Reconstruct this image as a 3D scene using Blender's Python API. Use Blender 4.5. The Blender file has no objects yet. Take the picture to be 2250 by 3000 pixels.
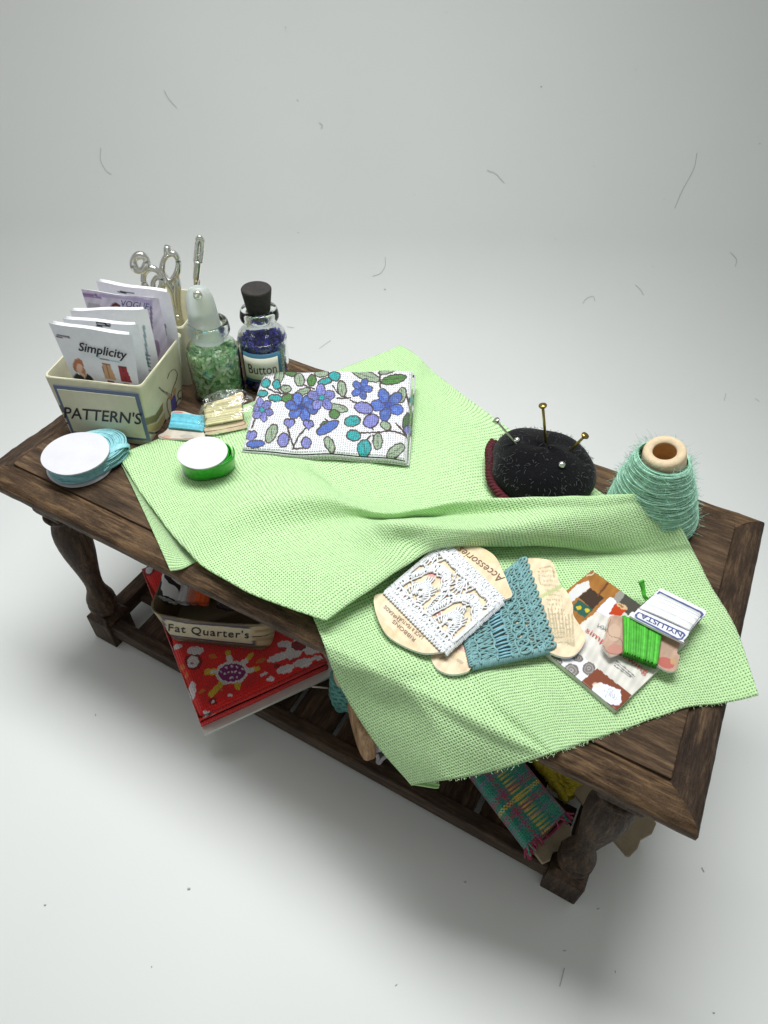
import bpy, math, random
import numpy as np
from math import sin, cos, pi, radians

sc = bpy.context.scene
C = sc.collection
sc.unit_settings.system = 'METRIC'
sc.unit_settings.scale_length = 0.01          # one Blender unit is one centimetre
random.seed(7)
rng = np.random.default_rng(7)

# ------------------------------------------------------------------ camera
CAM = np.array([5.00723678, -8.71813148, 16.34430089])
EUL = (radians(43.97832367), radians(-1.24387283), radians(28.71576353))
FPX = 1988.91527                               # focal length in pixels of the 2250x3000 photograph
cd = bpy.data.cameras.new('camera')
cam = bpy.data.objects.new('camera', cd); C.objects.link(cam)
cam.location = CAM; cam.rotation_euler = EUL
cd.sensor_fit = 'VERTICAL'; cd.sensor_height = 24.0
cd.lens = 24.0 * FPX / 3000.0
cd.clip_start = 0.1; cd.clip_end = 500
cd.dof.use_dof = True; cd.dof.focus_distance = 13.6; cd.dof.aperture_fstop = 0.42 * 0 + 60
cd.dof.use_dof = False
sc.camera = cam
sc.render.resolution_x = 768; sc.render.resolution_y = 1024

# ------------------------------------------------------------------ light
w = bpy.data.worlds.new('World'); sc.world = w; w.use_nodes = True
bg = w.node_tree.nodes['Background']
bg.inputs[0].default_value = (0.985, 1.0, 0.955, 1); bg.inputs[1].default_value = 0.32
def area(name, loc, aim, sx, sy, power, col=(1, 1, 1), spread=180):
    l = bpy.data.lights.new(name, 'AREA'); l.shape = 'RECTANGLE'; l.size = sx; l.size_y = sy
    l.energy = power; l.color = col; l.spread = radians(spread)
    o = bpy.data.objects.new(name, l); C.objects.link(o); o.location = loc
    import mathutils
    d = mathutils.Vector(aim) - mathutils.Vector(loc)
    o.rotation_euler = d.to_track_quat('-Z', 'Y').to_euler()
    return o
area('ceiling_light', (-2.0, 3.6, 34.0), (-1.4, 0.2, 0), 17, 9, 3480, (0.985, 1.0, 0.995), 99)
area('strip_light', (-11.0, -3.0, 24.0), (-1, 0, 5), 1.6, 12, 380, (1.0, 0.99, 0.97))
sc.view_settings.view_transform = 'Standard'; sc.view_settings.look = 'None'
sc.view_settings.gamma = 1; sc.view_settings.exposure = 0
sc.cycles.max_bounces = 12; sc.cycles.transmission_bounces = 12; sc.cycles.transparent_max_bounces = 16
sc.cycles.caustics_refractive = True

# ------------------------------------------------------------------ helpers: points of the place
def _rot(rx, ry, rz):
    cx, sx, cy, sy, cz, sz = cos(rx), sin(rx), cos(ry), sin(ry), cos(rz), sin(rz)
    return (np.array([[cz, -sz, 0], [sz, cz, 0], [0, 0, 1]]) @ np.array([[cy, 0, sy], [0, 1, 0], [-sy, 0, cy]])
            @ np.array([[1, 0, 0], [0, cx, -sx], [0, sx, cx]]))
RM = _rot(*EUL); KK = 2250 / 1659
ZT = {0: (0, 0, 1), 1: (0, 479.3, .4), 2: (258.1, 479.3, .2444), 3: (479.3, 737.4, .2889), 4: (995.4, 848, .4),
      5: (774.2, 1142.9, .3111), 6: (1142.9, 1179.8, .3111), 7: (258.1, 1179.8, .2889), 8: (626.8, 1401, .2667),
      9: (958.6, 1548.5, .3778), 10: (0, 848, .3111), 12: (73.7, 589.9, .2222), 13: (995.4, 1474.8, .4), 14: (221.2, 958.6, .4444)}
def ray(k, x, y):
    a, b, s = ZT[k]; x = (a + s * x) * KK; y = (b + s * y) * KK
    return RM @ np.array([(x - 1125) / FPX, -(y - 1500) / FPX, -1.0])
def pz(k, x, y, z):                             # the point at height z that the photograph shows at x, y
    d = ray(k, x, y); return CAM + d * (z - CAM[2]) / d[2]
def pp(k, x, y, o, n):                          # ... on the plane through o with normal n
    d = ray(k, x, y); n = np.array(n, float); return CAM + d * (np.dot(np.array(o, float) - CAM, n) / np.dot(d, n))
def toimg(k, V):
    a, b, s = ZT[k]; d = (np.asarray(V) - CAM) @ RM
    x = (1125 + FPX * d[:, 0] / -d[:, 2]) / KK; y = (1500 - FPX * d[:, 1] / -d[:, 2]) / KK
    return (x - a) / s, (y - b) / s
def V3(*a): return np.array(a, float)
def nrm(v): v = np.asarray(v, float); return v / np.linalg.norm(v)

# ------------------------------------------------------------------ helpers: meshes
class MB:
    def __init__(s): s.v = []; s.f = []; s.n = 0; s.c = []; s.uv = []
    def add(s, v, f, col=None, uv=None):
        v = np.asarray(v, float); s.v.append(v)
        f = np.asarray(f, dtype=object) if not isinstance(f, np.ndarray) else f
        s.f.extend([tuple(int(i) + s.n for i in q) for q in f]); s.n += len(v)
        s.c.append(np.tile(np.array(col if col is not None else (1, 1, 1), float), (len(v), 1)) if np.ndim(col) < 2 else np.asarray(col))
        s.uv.append(np.zeros((len(v), 2)) if uv is None else np.asarray(uv, float))
        return s
    def grid(s, P, wrapu=False, wrapv=False, col=None, uv=None):   # P[nu, nv, 3]
        nu, nv = P.shape[:2]
        i = np.arange(nu if wrapu else nu - 1); j = np.arange(nv if wrapv else nv - 1)
        I, J = np.meshgrid(i, j, indexing='ij'); I2 = (I + 1) % nu; J2 = (J + 1) % nv
        f = np.stack([I * nv + J, I2 * nv + J, I2 * nv + J2, I * nv + J2], -1).reshape(-1, 4)
        c = None if col is None else (np.asarray(col).reshape(-1, 3) if np.ndim(col) > 1 else col)
        return s.add(P.reshape(-1, 3), f, c, None if uv is None else uv.reshape(-1, 2))
    def box(s, c, d, rz=0, rx=0, col=None, ax=None):
        X, Y, Z = [q / 2 for q in d]
        v = np.array([[a * X, b * Y, e * Z] for a in (-1, 1) for b in (-1, 1) for e in (-1, 1)])
        if rx: v = v @ np.array([[1, 0, 0], [0, cos(rx), -sin(rx)], [0, sin(rx), cos(rx)]]).T
        if rz: v = v @ np.array([[cos(rz), -sin(rz), 0], [sin(rz), cos(rz), 0], [0, 0, 1]]).T
        if ax is not None: v = v @ np.array(ax)
        return s.add(v + np.array(c), [(0, 1, 3, 2), (4, 6, 7, 5), (0, 4, 5, 1), (2, 3, 7, 6), (0, 2, 6, 4), (1, 5, 7, 3)], col)
    def tube(s, pts, r, n=6, closed=False, cap=True, flat=1.0, col=None, up=None):
        p = np.asarray(pts, float); m = len(p)
        if closed: t = np.roll(p, -1, 0) - np.roll(p, 1, 0)
        else: t = np.gradient(p, axis=0)
        t /= np.linalg.norm(t, axis=1)[:, None] + 1e-12
        if up is None:
            up = np.array([0, 0, 1.]) if abs(t[:, 2]).mean() < .8 else np.array([1., 0.2, 0])
        up = np.tile(up, (m, 1)) if np.ndim(up) == 1 else up
        a = np.cross(t, up); la = np.linalg.norm(a, axis=1)[:, None]; a = np.where(la > 1e-6, a / (la + 1e-12), np.array([1., 0, 0]))
        b = np.cross(a, t)
        rr = (np.ones(m) * r)[:, None, None]
        th = np.linspace(0, 2 * pi, n, endpoint=False)
        P = p[:, None] + rr * (a[:, None] * np.cos(th)[None, :, None] + b[:, None] * np.sin(th)[None, :, None] * flat)
        k0 = s.n
        s.grid(P, wrapu=closed, wrapv=True, col=col)
        if cap and not closed:
            s.f.append(tuple(k0 + i for i in range(n))); s.f.append(tuple(k0 + (m - 1) * n + i for i in reversed(range(n))))
        return s
    def lathe(s, prof, c=(0, 0, 0), n=40, ax=None, close=False, col=None):
        th = np.linspace(0, 2 * pi, n, endpoint=False); prof = np.array(prof, float)
        P = np.stack([prof[:, 0][:, None] * np.cos(th), prof[:, 0][:, None] * np.sin(th), prof[:, 1][:, None] * np.ones(n)], -1)
        if ax is not None: P = P @ np.array(ax)
        return s.grid(P + np.array(c, float), wrapu=close, wrapv=True, col=col)
    def prism(s, pts, d, col=None):            # polygon pts (n,3) extruded by vector d
        p = np.asarray(pts, float); n = len(p); v = np.vstack([p, p + np.array(d)])
        f = [tuple(range(n - 1, -1, -1)), tuple(range(n, 2 * n))] + [(i, (i + 1) % n, n + (i + 1) % n, n + i) for i in range(n)]
        return s.add(v, f, col)
    def build(s, name, mat, parent=None, smooth=True, col=False, uv=False, angle=None, bevel=0, recalc=False):
        v = np.vstack(s.v); me = bpy.data.meshes.new(name)
        me.from_pydata(v.tolist(), [], s.f)
        if uv:
            U = np.vstack(s.uv); l = me.uv_layers.new(name='UVMap')
            li = np.zeros(len(me.loops), int); me.loops.foreach_get('vertex_index', li)
            l.data.foreach_set('uv', U[li].ravel())
        if col:
            a = me.color_attributes.new('Col', 'FLOAT_COLOR', 'POINT'); cc = np.ones((len(v), 4)); cc[:, :3] = np.vstack(s.c)
            a.data.foreach_set('color', cc.ravel())
        me.materials.append(mat)
        if smooth: me.polygons.foreach_set('use_smooth', [True] * len(me.polygons))
        if smooth and angle:
            try: me.set_sharp_from_angle(angle=radians(angle))
            except Exception: pass
        if recalc:
            import bmesh
            b_ = bmesh.new(); b_.from_mesh(me); bmesh.ops.remove_doubles(b_, verts=b_.verts, dist=1e-4); bmesh.ops.recalc_face_normals(b_, faces=b_.faces); b_.to_mesh(me); b_.free()
        me.update()
        o = bpy.data.objects.new(name, me); C.objects.link(o)
        if parent is not None: o.parent = parent; o.matrix_parent_inverse = parent.matrix_world.inverted()
        if bevel:
            b = o.modifiers.new('bevel', 'BEVEL'); b.width = bevel; b.segments = 2; b.limit_method = 'ANGLE'; b.angle_limit = radians(40)
        return o
def tag(o, label=None, cat=None, group=None, kind=None):
    if label: o['label'] = label
    if cat: o['category'] = cat
    if group: o['group'] = group
    if kind: o['kind'] = kind
    return o
def thing(name, loc, label, cat, group=None):
    o = bpy.data.objects.new(name, None); C.objects.link(o); o.location = tuple(float(q) for q in loc)
    o.empty_display_size = 0.2
    from mathutils import Matrix
    o.matrix_world = Matrix.Translation(o.location)
    return tag(o, label, cat, group)

# ------------------------------------------------------------------ helpers: painting prints on vertices
def srgb(r, g, b):
    f = lambda c: c / 12.92 if c <= .04045 else ((c + .055) / 1.055) ** 2.4
    return np.array([f(r / 255), f(g / 255), f(b / 255)])
class Paint:
    def __init__(s, k, V, base, mask=None, jit=0):
        s.x, s.y = toimg(k, np.asarray(V).reshape(-1, 3)); s.c = np.tile(np.array(base, float), (len(s.x), 1))
        if jit: s.x = s.x + jit * np.sin(s.y * .13 + np.sin(s.x * .07) * 3); s.y = s.y + jit * np.sin(s.x * .15 + 2)
        s.m = np.ones(len(s.x), bool) if mask is None else mask
    def _set(s, m, col, a=1.0):
        m = m & s.m; s.c[m] = s.c[m] * (1 - a) + np.array(col) * a
    def ell(s, cx, cy, rx, ry, ang=0, col=(0, 0, 0), line=None, lw=8, a=1.0):
        t = radians(ang); dx = s.x - cx; dy = s.y - cy
        u = dx * cos(t) + dy * sin(t); v = -dx * sin(t) + dy * cos(t)
        if line is not None: s._set((u / (rx + lw * .6)) ** 2 + (v / (ry + lw * .6)) ** 2 < 1, line)
        q = .4 * lw if line is not None else 0
        s._set((u / max(rx - q, 1)) ** 2 + (v / max(ry - q, 1)) ** 2 < 1, col, a)
    def poly(s, pts, col, a=1.0):
        ins = np.zeros(len(s.x), bool); n = len(pts)
        for i in range(n):
            x0, y0 = pts[i]; x1, y1 = pts[(i + 1) % n]
            if y0 == y1: continue
            c = ((y0 > s.y) != (y1 > s.y)) & (s.x < (x1 - x0) * (s.y - y0) / (y1 - y0) + x0); ins ^= c
        s._set(ins, col, a)
    def line(s, pts, w, col, a=1.0, smooth=True):
        p = np.array(pts, float)
        if smooth and len(p) > 2: p = cr(p, 6)
        for (x0, y0), (x1, y1) in zip(p[:-1], p[1:]):
            dx, dy = x1 - x0, y1 - y0; L = dx * dx + dy * dy + 1e-9
            t = np.clip(((s.x - x0) * dx + (s.y - y0) * dy) / L, 0, 1)
            s._set((s.x - x0 - t * dx) ** 2 + (s.y - y0 - t * dy) ** 2 < (w / 2) ** 2, col, a)
    def flower(s, cx, cy, r, n, col, line, mid=None, lw=9, rot=0, sy=1.0):
        for i in range(n):
            t = rot + 2 * pi * i / n; px, py = cx + r * .58 * cos(t), cy + r * .58 * sin(t) * sy; rr = r * .44
            s.ell(px, py, rr + lw * .5, rr * .72 + lw * .5, math.degrees(t), line)
            cc = np.array(col) * (1 + .16 * math.sin(i * 2.4 + cx)); s.ell(px, py, rr - lw * .35, rr * .72 - lw * .35, math.degrees(t), cc)
            s.line([(cx + r * .2 * cos(t), cy + r * .2 * sin(t) * sy), (cx + r * .75 * cos(t + .1), cy + r * .75 * sin(t + .1) * sy)], lw * .5, line, .7)
        s.ell(cx, cy, r * .24, r * .24 * sy, 0, line); s.ell(cx, cy, r * .17, r * .17 * sy, 0, col)
        if mid is not None: s.ell(cx, cy, r * .2, r * .2 * sy, 0, mid)
    def noise(s, amt, cell=40, seed=1):
        a = np.sin(s.x / cell * 2.1 + seed) * np.sin(s.y / cell * 1.7 + seed * 2) + .5 * np.sin(s.x / cell * 5.3 + s.y / cell * 3.1 + seed)
        s.c *= (1 + amt * a)[:, None]
def cr(p, k=8, closed=False):                   # Catmull-Rom through points
    p = np.asarray(p, float); n = len(p)
    if closed: q = np.vstack([p[-1:], p, p[:2]]); m = n
    else: q = np.vstack([2 * p[:1] - p[1:2], p, 2 * p[-1:] - p[-2:-1]]); m = n - 1
    out = []; t = np.linspace(0, 1, k, endpoint=False)[:, None]
    for i in range(m):
        a, b, c, d = q[i:i + 4]
        out.append(.5 * ((2 * b) + (-a + c) * t + (2 * a - 5 * b + 4 * c - d) * t ** 2 + (-a + 3 * b - 3 * c + d) * t ** 3))
    if not closed: out.append(p[-1:])
    return np.vstack(out)
def surf(G, nu, nv):                            # smooth surface through control grid G[rows, cols, 3]
    A = np.stack([cr(G[:, j], nu) for j in range(G.shape[1])], 1)
    return np.stack([cr(A[i], nv) for i in range(A.shape[0])], 0)

# ------------------------------------------------------------------ helpers: materials
class N:
    def __init__(s, name):
        s.m = bpy.data.materials.new(name); s.m.use_nodes = True; s.t = s.m.node_tree; s.b = s.t.nodes['Principled BSDF']
        s.out = s.t.nodes['Material Output']
    def n(s, ty, **kw):
        d = s.t.nodes.new(ty)
        for k, v in kw.items(): setattr(d, k, v)
        return d
    def l(s, a, b): s.t.links.new(a, b)
    def math(s, op, a, b=None, c=None):
        d = s.n('ShaderNodeMath', operation=op)
        for i, q in enumerate((a, b, c)):
            if q is None: continue
            if isinstance(q, (int, float)): d.inputs[i].default_value = q
            else: s.l(q, d.inputs[i])
        return d.outputs[0]
    def mix(s, f, a, b, bt='MIX'):
        d = s.n('ShaderNodeMix', data_type='RGBA', blend_type=bt)
        for i, q in ((0, f), (6, a), (7, b)):
            if isinstance(q, (int, float)): d.inputs[i].default_value = q
            elif isinstance(q, (tuple, list, np.ndarray)): d.inputs[i].default_value = (*[float(e) for e in q[:3]], 1)
            else: s.l(q, d.inputs[i])
        return d.outputs[2]
    def noise(s, scale, detail=4, vec=None, rough=.55, stretch=None):
        d = s.n('ShaderNodeTexNoise'); d.inputs['Scale'].default_value = scale; d.inputs['Detail'].default_value = detail
        d.inputs['Roughness'].default_value = rough
        src = vec
        if src is None: src = s.n('ShaderNodeTexCoord').outputs['Object']
        if stretch is not None:
            mp = s.n('ShaderNodeMapping'); mp.inputs['Scale'].default_value = stretch; s.l(src, mp.inputs[0]); src = mp.outputs[0]
        s.l(src, d.inputs['Vector']); return d.outputs['Fac']
    def ramp(s, f, stops):
        d = s.n('ShaderNodeValToRGB'); e = d.color_ramp.elements
        while len(e) < len(stops): e.new(.5)
        for q, (p, c) in zip(e, stops):
            q.position = p; q.color = (*[float(x) for x in (c if np.ndim(c) else (c, c, c))][:3], 1)
        s.l(f, d.inputs[0]); return d.outputs[0]
    def bump(s, h, strength=.5, dist=.02):
        d = s.n('ShaderNodeBump'); d.inputs['Strength'].default_value = strength; d.inputs['Distance'].default_value = dist
        s.l(h, d.inputs['Height']); s.l(d.outputs[0], s.b.inputs['Normal']); return d.outputs[0]
    def set(s, **kw):
        for k, v in kw.items():
            i = s.b.inputs[k.replace('_', ' ')]
            i.default_value = (*[float(e) for e in v], 1) if np.ndim(v) else v
        return s
def simple(name, col, rough=.6, var=.12, scale=6, bump=.2, bscale=40, bdist=.01, attr=False, **kw):
    m = N(name); base = tuple(col)
    src = base
    if attr:
        a = m.n('ShaderNodeVertexColor'); a.layer_name = 'Col'; src = a.outputs['Color']
    f = m.noise(scale, 5)
    v = m.ramp(f, [(.3, 1 - var), (.7, 1 + var * .6)])
    c = m.mix(1.0, src, v, 'MULTIPLY'); m.l(c, m.b.inputs['Base Color'])
    m.set(Roughness=rough, **kw)
    if bump: m.bump(m.noise(bscale, 5), bump, bdist)
    return m.m
def woven(name, col=None, pitch=.045, hole=.0, bump=.8, rough=.9, transl=.0, var=.08, gap=.35, dark=.55, warp=.02, sheen=.2):
    """plain weave on the UV map (in centimetres): threads over and under, dark or open gaps between them"""
    m = N(name)
    uv = m.n('ShaderNodeUVMap'); uv.uv_map = 'UVMap'
    nz = m.n('ShaderNodeTexNoise'); nz.inputs['Scale'].default_value = 1.6; nz.inputs['Detail'].default_value = 3; m.l(uv.outputs[0], nz.inputs['Vector'])
    sub = m.n('ShaderNodeVectorMath', operation='MULTIPLY_ADD'); m.l(nz.outputs['Color'], sub.inputs[0])
    sub.inputs[1].default_value = (warp * 5, warp * 5, 0); m.l(uv.outputs[0], sub.inputs[2])
    sp = m.n('ShaderNodeSeparateXYZ'); m.l(sub.outputs[0], sp.inputs[0])
    su = m.math('SINE', m.math('MULTIPLY', sp.outputs[0], pi / pitch)); sv = m.math('SINE', m.math('MULTIPLY', sp.outputs[1], pi / pitch))
    au = m.math('ABSOLUTE', su); av = m.math('ABSOLUTE', sv)
    prod = m.math('MULTIPLY', su, sv)                              # checker sign
    # thread slub noise
    s1 = m.noise(1, 3, uv.outputs[0], stretch=(2.0 / pitch * .5, 3, 1)); s2 = m.noise(1, 3, uv.outputs[0], stretch=(3, 2.0 / pitch * .5, 1))
    mn = m.math('MAXIMUM', au, av)                                  # low only where both gaps meet
    g = m.math('ADD', mn, m.math('MULTIPLY', m.math('SUBTRACT', m.math('ADD', s1, s2), 1.0), .5))
    holef = m.ramp(g, [(max(gap - .12, 0.01), 0.0), (gap + .12, 1.0)])   # 0 = gap
    h = m.math('ADD', m.math('MULTIPLY', prod, .14), m.math('MULTIPLY', mn, 1.0))
    if col is None:
        a = m.n('ShaderNodeVertexColor'); a.layer_name = 'Col'; src = a.outputs['Color']
    else: src = tuple(col)
    vv = m.ramp(m.noise(1, 2, uv.outputs[0], stretch=(1.2 / pitch, 1.2 / pitch, 1)), [(.3, 1 - var), (.7, 1 + var)])
    c = m.mix(1.0, src, vv, 'MULTIPLY')
    c = m.mix(holef, m.mix(1.0, c, (dark, dark, dark), 'MULTIPLY'), c)
    m.l(c, m.b.inputs['Base Color']); m.set(Roughness=rough); m.b.inputs['Specular IOR Level'].default_value = .2
    m.b.inputs['Sheen Weight'].default_value = sheen; m.b.inputs['Sheen Roughness'].default_value = .6
    nb = m.bump(h, bump, pitch * .35)
    last = m.b.outputs[0]
    if transl:
        t = m.n('ShaderNodeBsdfTranslucent'); m.l(c, t.inputs[0]); m.l(nb, t.inputs[1])
        mx = m.n('ShaderNodeMixShader'); mx.inputs[0].default_value = transl; m.l(last, mx.inputs[1]); m.l(t.outputs[0], mx.inputs[2]); last = mx.outputs[0]
    if hole:
        tr = m.n('ShaderNodeBsdfTransparent'); mx = m.n('ShaderNodeMixShader')
        m.l(m.math('SUBTRACT', 1.0, m.math('MULTIPLY', m.math('SUBTRACT', 1.0, holef), hole)), mx.inputs[0])
        m.l(tr.outputs[0], mx.inputs[1]); m.l(last, mx.inputs[2]); last = mx.outputs[0]
    m.l(last, m.out.inputs[0])
    return m.m
def wood(name, dark, mid, light, axis='X', rough=.5, bump=.5, wear=.5, scale=1.0):
    m = N(name); st = {'X': (1, 9, 9), 'Y': (9, 1, 9), 'Z': (9, 9, 1)}[axis]; st = tuple(q * scale for q in st)
    f1 = m.noise(1.0, 8, stretch=st, rough=.65); f2 = m.noise(4.0, 6, stretch=st, rough=.7); f3 = m.noise(.9, 4)
    c = m.ramp(f1, [(.3, dark), (.5, mid), (.72, light)])
    c2 = m.ramp(f2, [(.35, .68), (.62, 1.15)])
    c = m.mix(.8, c, c2, 'MULTIPLY')
    wr = m.ramp(m.math('ADD', m.math('MULTIPLY', f3, .6), m.math('MULTIPLY', m.noise(30, 7, stretch=(1, 1.6, 1), rough=.8), .5)), [(.52, 0.0), (.70, wear)])
    c = m.mix(wr, c, light)
    m.l(c, m.b.inputs['Base Color'])
    m.l(m.ramp(f2, [(.3, rough + .15), (.7, rough - .08)]), m.b.inputs['Roughness'])
    h = m.math('ADD', f2, m.math('MULTIPLY', m.noise(30, 3, stretch=st, rough=.7), .6)); m.bump(h, bump, .02)
    m.b.inputs['Specular IOR Level'].default_value = .22
    return m.m
H = 6.477

# ================================================================== the setting: a white paper sweep
HD = nrm([-.467, .884, 0]); SD = np.array([HD[1], -HD[0], 0]); S0 = 12.2; RB = 5.0
def sweep_pt(a, s):                             # a across, s = arc length along the paper
    if s < S0: q, z = s, 0.0
    elif s < S0 + RB * radians(84): t = (s - S0) / RB; q, z = S0 + RB * sin(t), RB * (1 - cos(t))
    else:
        t = radians(84); e = s - S0 - RB * t; q, z = S0 + RB * sin(t) + e * cos(t), RB * (1 - cos(t)) + e * sin(t)
    return HD * q + SD * a + V3(0, 0, z)
mb = MB()
ss = np.concatenate([np.linspace(-45, S0, 30), np.linspace(S0, S0 + RB * 1.47, 30)[1:], np.linspace(S0 + RB * 1.47, S0 + 75, 20)[1:]])
mb.grid(np.array([[sweep_pt(a, s) for s in ss] for a in np.linspace(-60, 60, 30)]))
pm = N('sweep_paper')
f = pm.noise(.12, 3); f2 = pm.noise(7, 6, rough=.7)
c = pm.mix(pm.ramp(f, [(.3, 0), (.7, 1)]), (.76, .78, .775), (.79, .81, .80))
c = pm.mix(pm.ramp(pm.noise(2.2, 7, rough=.75), [(.66, 0), (.78, .10)]), c, (.5, .52, .52))
pm.l(c, pm.b.inputs['Base Color']); pm.set(Roughness=.55); pm.b.inputs['Specular IOR Level'].default_value = .3; pm.bump(f2, .06, .02)
bd = mb.build('backdrop', pm.m); tag(bd, kind='structure')
def on_sweep(k, x, y, lift=.012):
    d = ray(k, x, y)
    lo, hi = 5.0, 90.0
    def outside(t):
        p = CAM + d * t; q = np.dot(p, HD)
        if p[2] < lift: return True
        if q < S0: return False
        t84 = radians(84)
        if p[2] < RB * (1 - cos(t84)):
            return math.hypot(q - S0, RB - p[2]) > RB - lift and p[2] < RB
        e = (p[2] - RB * (1 - cos(t84))) / sin(t84)
        return q > S0 + RB * sin(t84) + e * cos(t84) - lift
    t = 5.0
    while t < 120 and not outside(t): t += .5
    lo, hi = t - .5, t
    for _ in range(30):
        m_ = (lo + hi) / 2
        if outside(m_): hi = m_
        else: lo = m_
    return CAM + d * lo

# ================================================================== the table
L2, W2 = 7.5, 3.51
WD = ((.022, .013, .009), (.058, .036, .024), (.17, .115, .072))
w_top = wood('wood_panel', (.024, .014, .008), (.060, .035, .019), (.165, .102, .055), 'X', .5, .6, .45, .8)
w_mx = wood('wood_moulding_long', (.017, .010, .005), (.062, .035, .018), (.23, .14, .07), 'X', .48, .7, .5, 1)
w_my = wood('wood_moulding_short', (.014, .008, .005), (.038, .022, .013), (.13, .08, .045), 'Y', .5, .7, .35, 1)
w_leg = wood('wood_leg', (.013, .007, .004), (.038, .023, .014), (.13, .08, .048), 'Z', .5, .6, .4, 1)
w_lo = wood('wood_shelf', (.018, .011, .007), (.045, .028, .018), (.13, .085, .052), 'X', .55, .6, .35, 1)
w_lo2 = wood('wood_cross_slat', (.018, .011, .007), (.05, .03, .02), (.16, .1, .06), 'Y', .55, .6, .35, 1)
tab = thing('console_table', (0, 0, 0), 'dark brown miniature wooden table with turned legs and a slatted lower shelf', 'table')
pan = MB(); q = .56
pan.box((0, 0, H - .16), (2 * (L2 - q), 2 * (W2 - q), .32)); pan.build('tabletop', w_top, tab, smooth=False, bevel=.02)
prof = [(.0, -.33), (.0, -.2), (.03, -.13), (.10, -.07), (.2, -.035), (.32, -.012), (.42, -.02), (.48, -.06), (.52, -.075), (.555, -.06), (.557, -.30), (.14, -.40), (.05, -.385)]
def mould(side):
    P = []
    for (d, z) in prof:
        a, b = L2 - d, W2 - d
        if side == 'f': P.append([(-a, -b, H + z), (a, -b, H + z)])
        if side == 'b': P.append([(a, b, H + z), (-a, b, H + z)])
        if side == 'r': P.append([(a, -b, H + z), (a, b, H + z)])
        if side == 'l': P.append([(-a, b, H + z), (-a, -b, H + z)])
    P = np.array(P, float); n = 60
    t = np.linspace(0, 1, n)[None, :, None]; P = P[:, :1] * (1 - t) + P[:, 1:] * t
    # worn, slightly uneven edge
    x = P[..., 0] if side in 'fb' else P[..., 1]
    wob = (.010 * np.sin(x * 5.1 + ord(side)) + .008 * np.sin(x * 13.7) + .005 * np.sin(x * 31))
    P[..., 2] += wob * (np.arange(len(prof)) < 7)[:, None] * .8
    m = MB(); m.grid(P, wrapu=True)
    o = m.build('edge_moulding', w_mx if side in 'fb' else w_my, tab, angle=50); return o
for s_ in 'fbrl': mould(s_)
ins, s = .54, .79
legp = [(.30, 4.95), (.40, 4.93), (.43, 4.86), (.40, 4.79), (.31, 4.74), (.29, 4.66), (.36, 4.5), (.41, 4.3), (.43, 4.05), (.42, 3.8), (.385, 3.45), (.33, 3.1), (.275, 2.75),
        (.235, 2.42), (.225, 2.2), (.25, 2.0), (.31, 1.82), (.36, 1.68), (.375, 1.6), (.33, 1.54), (.345, 1.49), (.385, 1.44), (.385, 1.38), (.35, 1.34), (.355, 1.3), (.37, 1.24), (.31, 1.16), (.30, 1.05)]
for sx in (-1, 1):
    for sy in (-1, 1):
        cx, cy = sx * (L2 - ins - s / 2), sy * (W2 - .49 - s / 2)
        m = MB()
        m.lathe([(r * .98, z) for r, z in legp], (cx, cy, 0), 36)
        lg = m.build('leg', w_leg, tab)
        m = MB(); h = s / 2
        for zz0, zz1, ch in ((0.0, 1.12, .12),):
            P = []
            for z, a in ((0.0, h - .05), (.06, h), (.94, h), (1.12, h - .15)):
                P.append([(cx + i * a, cy + j * a, z) for i, j in ((-1, -1), (1, -1), (1, 1), (-1, 1))])
            k = m.n; m.grid(np.array(P), wrapv=True); m.f.append((k + 3, k + 2, k + 1, k)); m.f.append((k + 12, k + 13, k + 14, k + 15))
        m.build('foot', w_leg, lg, smooth=False, bevel=.035)
        m = MB(); P = []
        for z, a in ((4.86, h - .2), (5.0, h - .03), (5.1, h), (6.06, h)):
            P.append([(cx + i * a, cy + j * a, z) for i, j in ((-1, -1), (1, -1), (1, 1), (-1, 1))])
        k = m.n; m.grid(np.array(P), wrapv=True); m.f.append((k + 3, k + 2, k + 1, k)); m.f.append((k + 12, k + 13, k + 14, k + 15))
        m.build('leg_block', w_leg, lg, smooth=False, bevel=.03)
# aprons below the top, rails and slats of the lower shelf
fx, fy = L2 - ins - s / 2, W2 - .49 - s / 2
for sy in (-1, 1): MB().box((0, sy * fy, 5.76), (2 * fx - s, .18, .62)).build('apron', w_mx, tab, smooth=False, bevel=.02)
for sx in (-1, 1): MB().box((sx * fx, 0, 5.76), (.18, 2 * fy - s, .62)).build('apron', w_my, tab, smooth=False, bevel=.02)
for sy in (-1, 1): MB().box((0, sy * (fy + .12), .62), (2 * fx - s + .02, .34, .52)).build('shelf_rail', w_lo, tab, smooth=False, bevel=.04)
for sx in (-1, 1): MB().box((sx * (fx + .05), 0, .62), (.42, 2 * fy - s + .02, .5)).build('shelf_rail', w_lo2, tab, smooth=False, bevel=.04)
for i in range(3):
    y = -1.5 + i * 1.5
    MB().box((0, y, .58), (2 * fx - .44, .42, .14)).build('shelf_slat', w_lo, tab, smooth=False, bevel=.02)
for i in range(9):
    x = -5.0 + i * 1.25
    MB().box((x, 0, .735), (1.12, 2 * fy - .1, .13)).build('shelf_slat', w_lo2, tab, smooth=False, bevel=.02)
SH = .80                                         # top of the shelf slats

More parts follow.
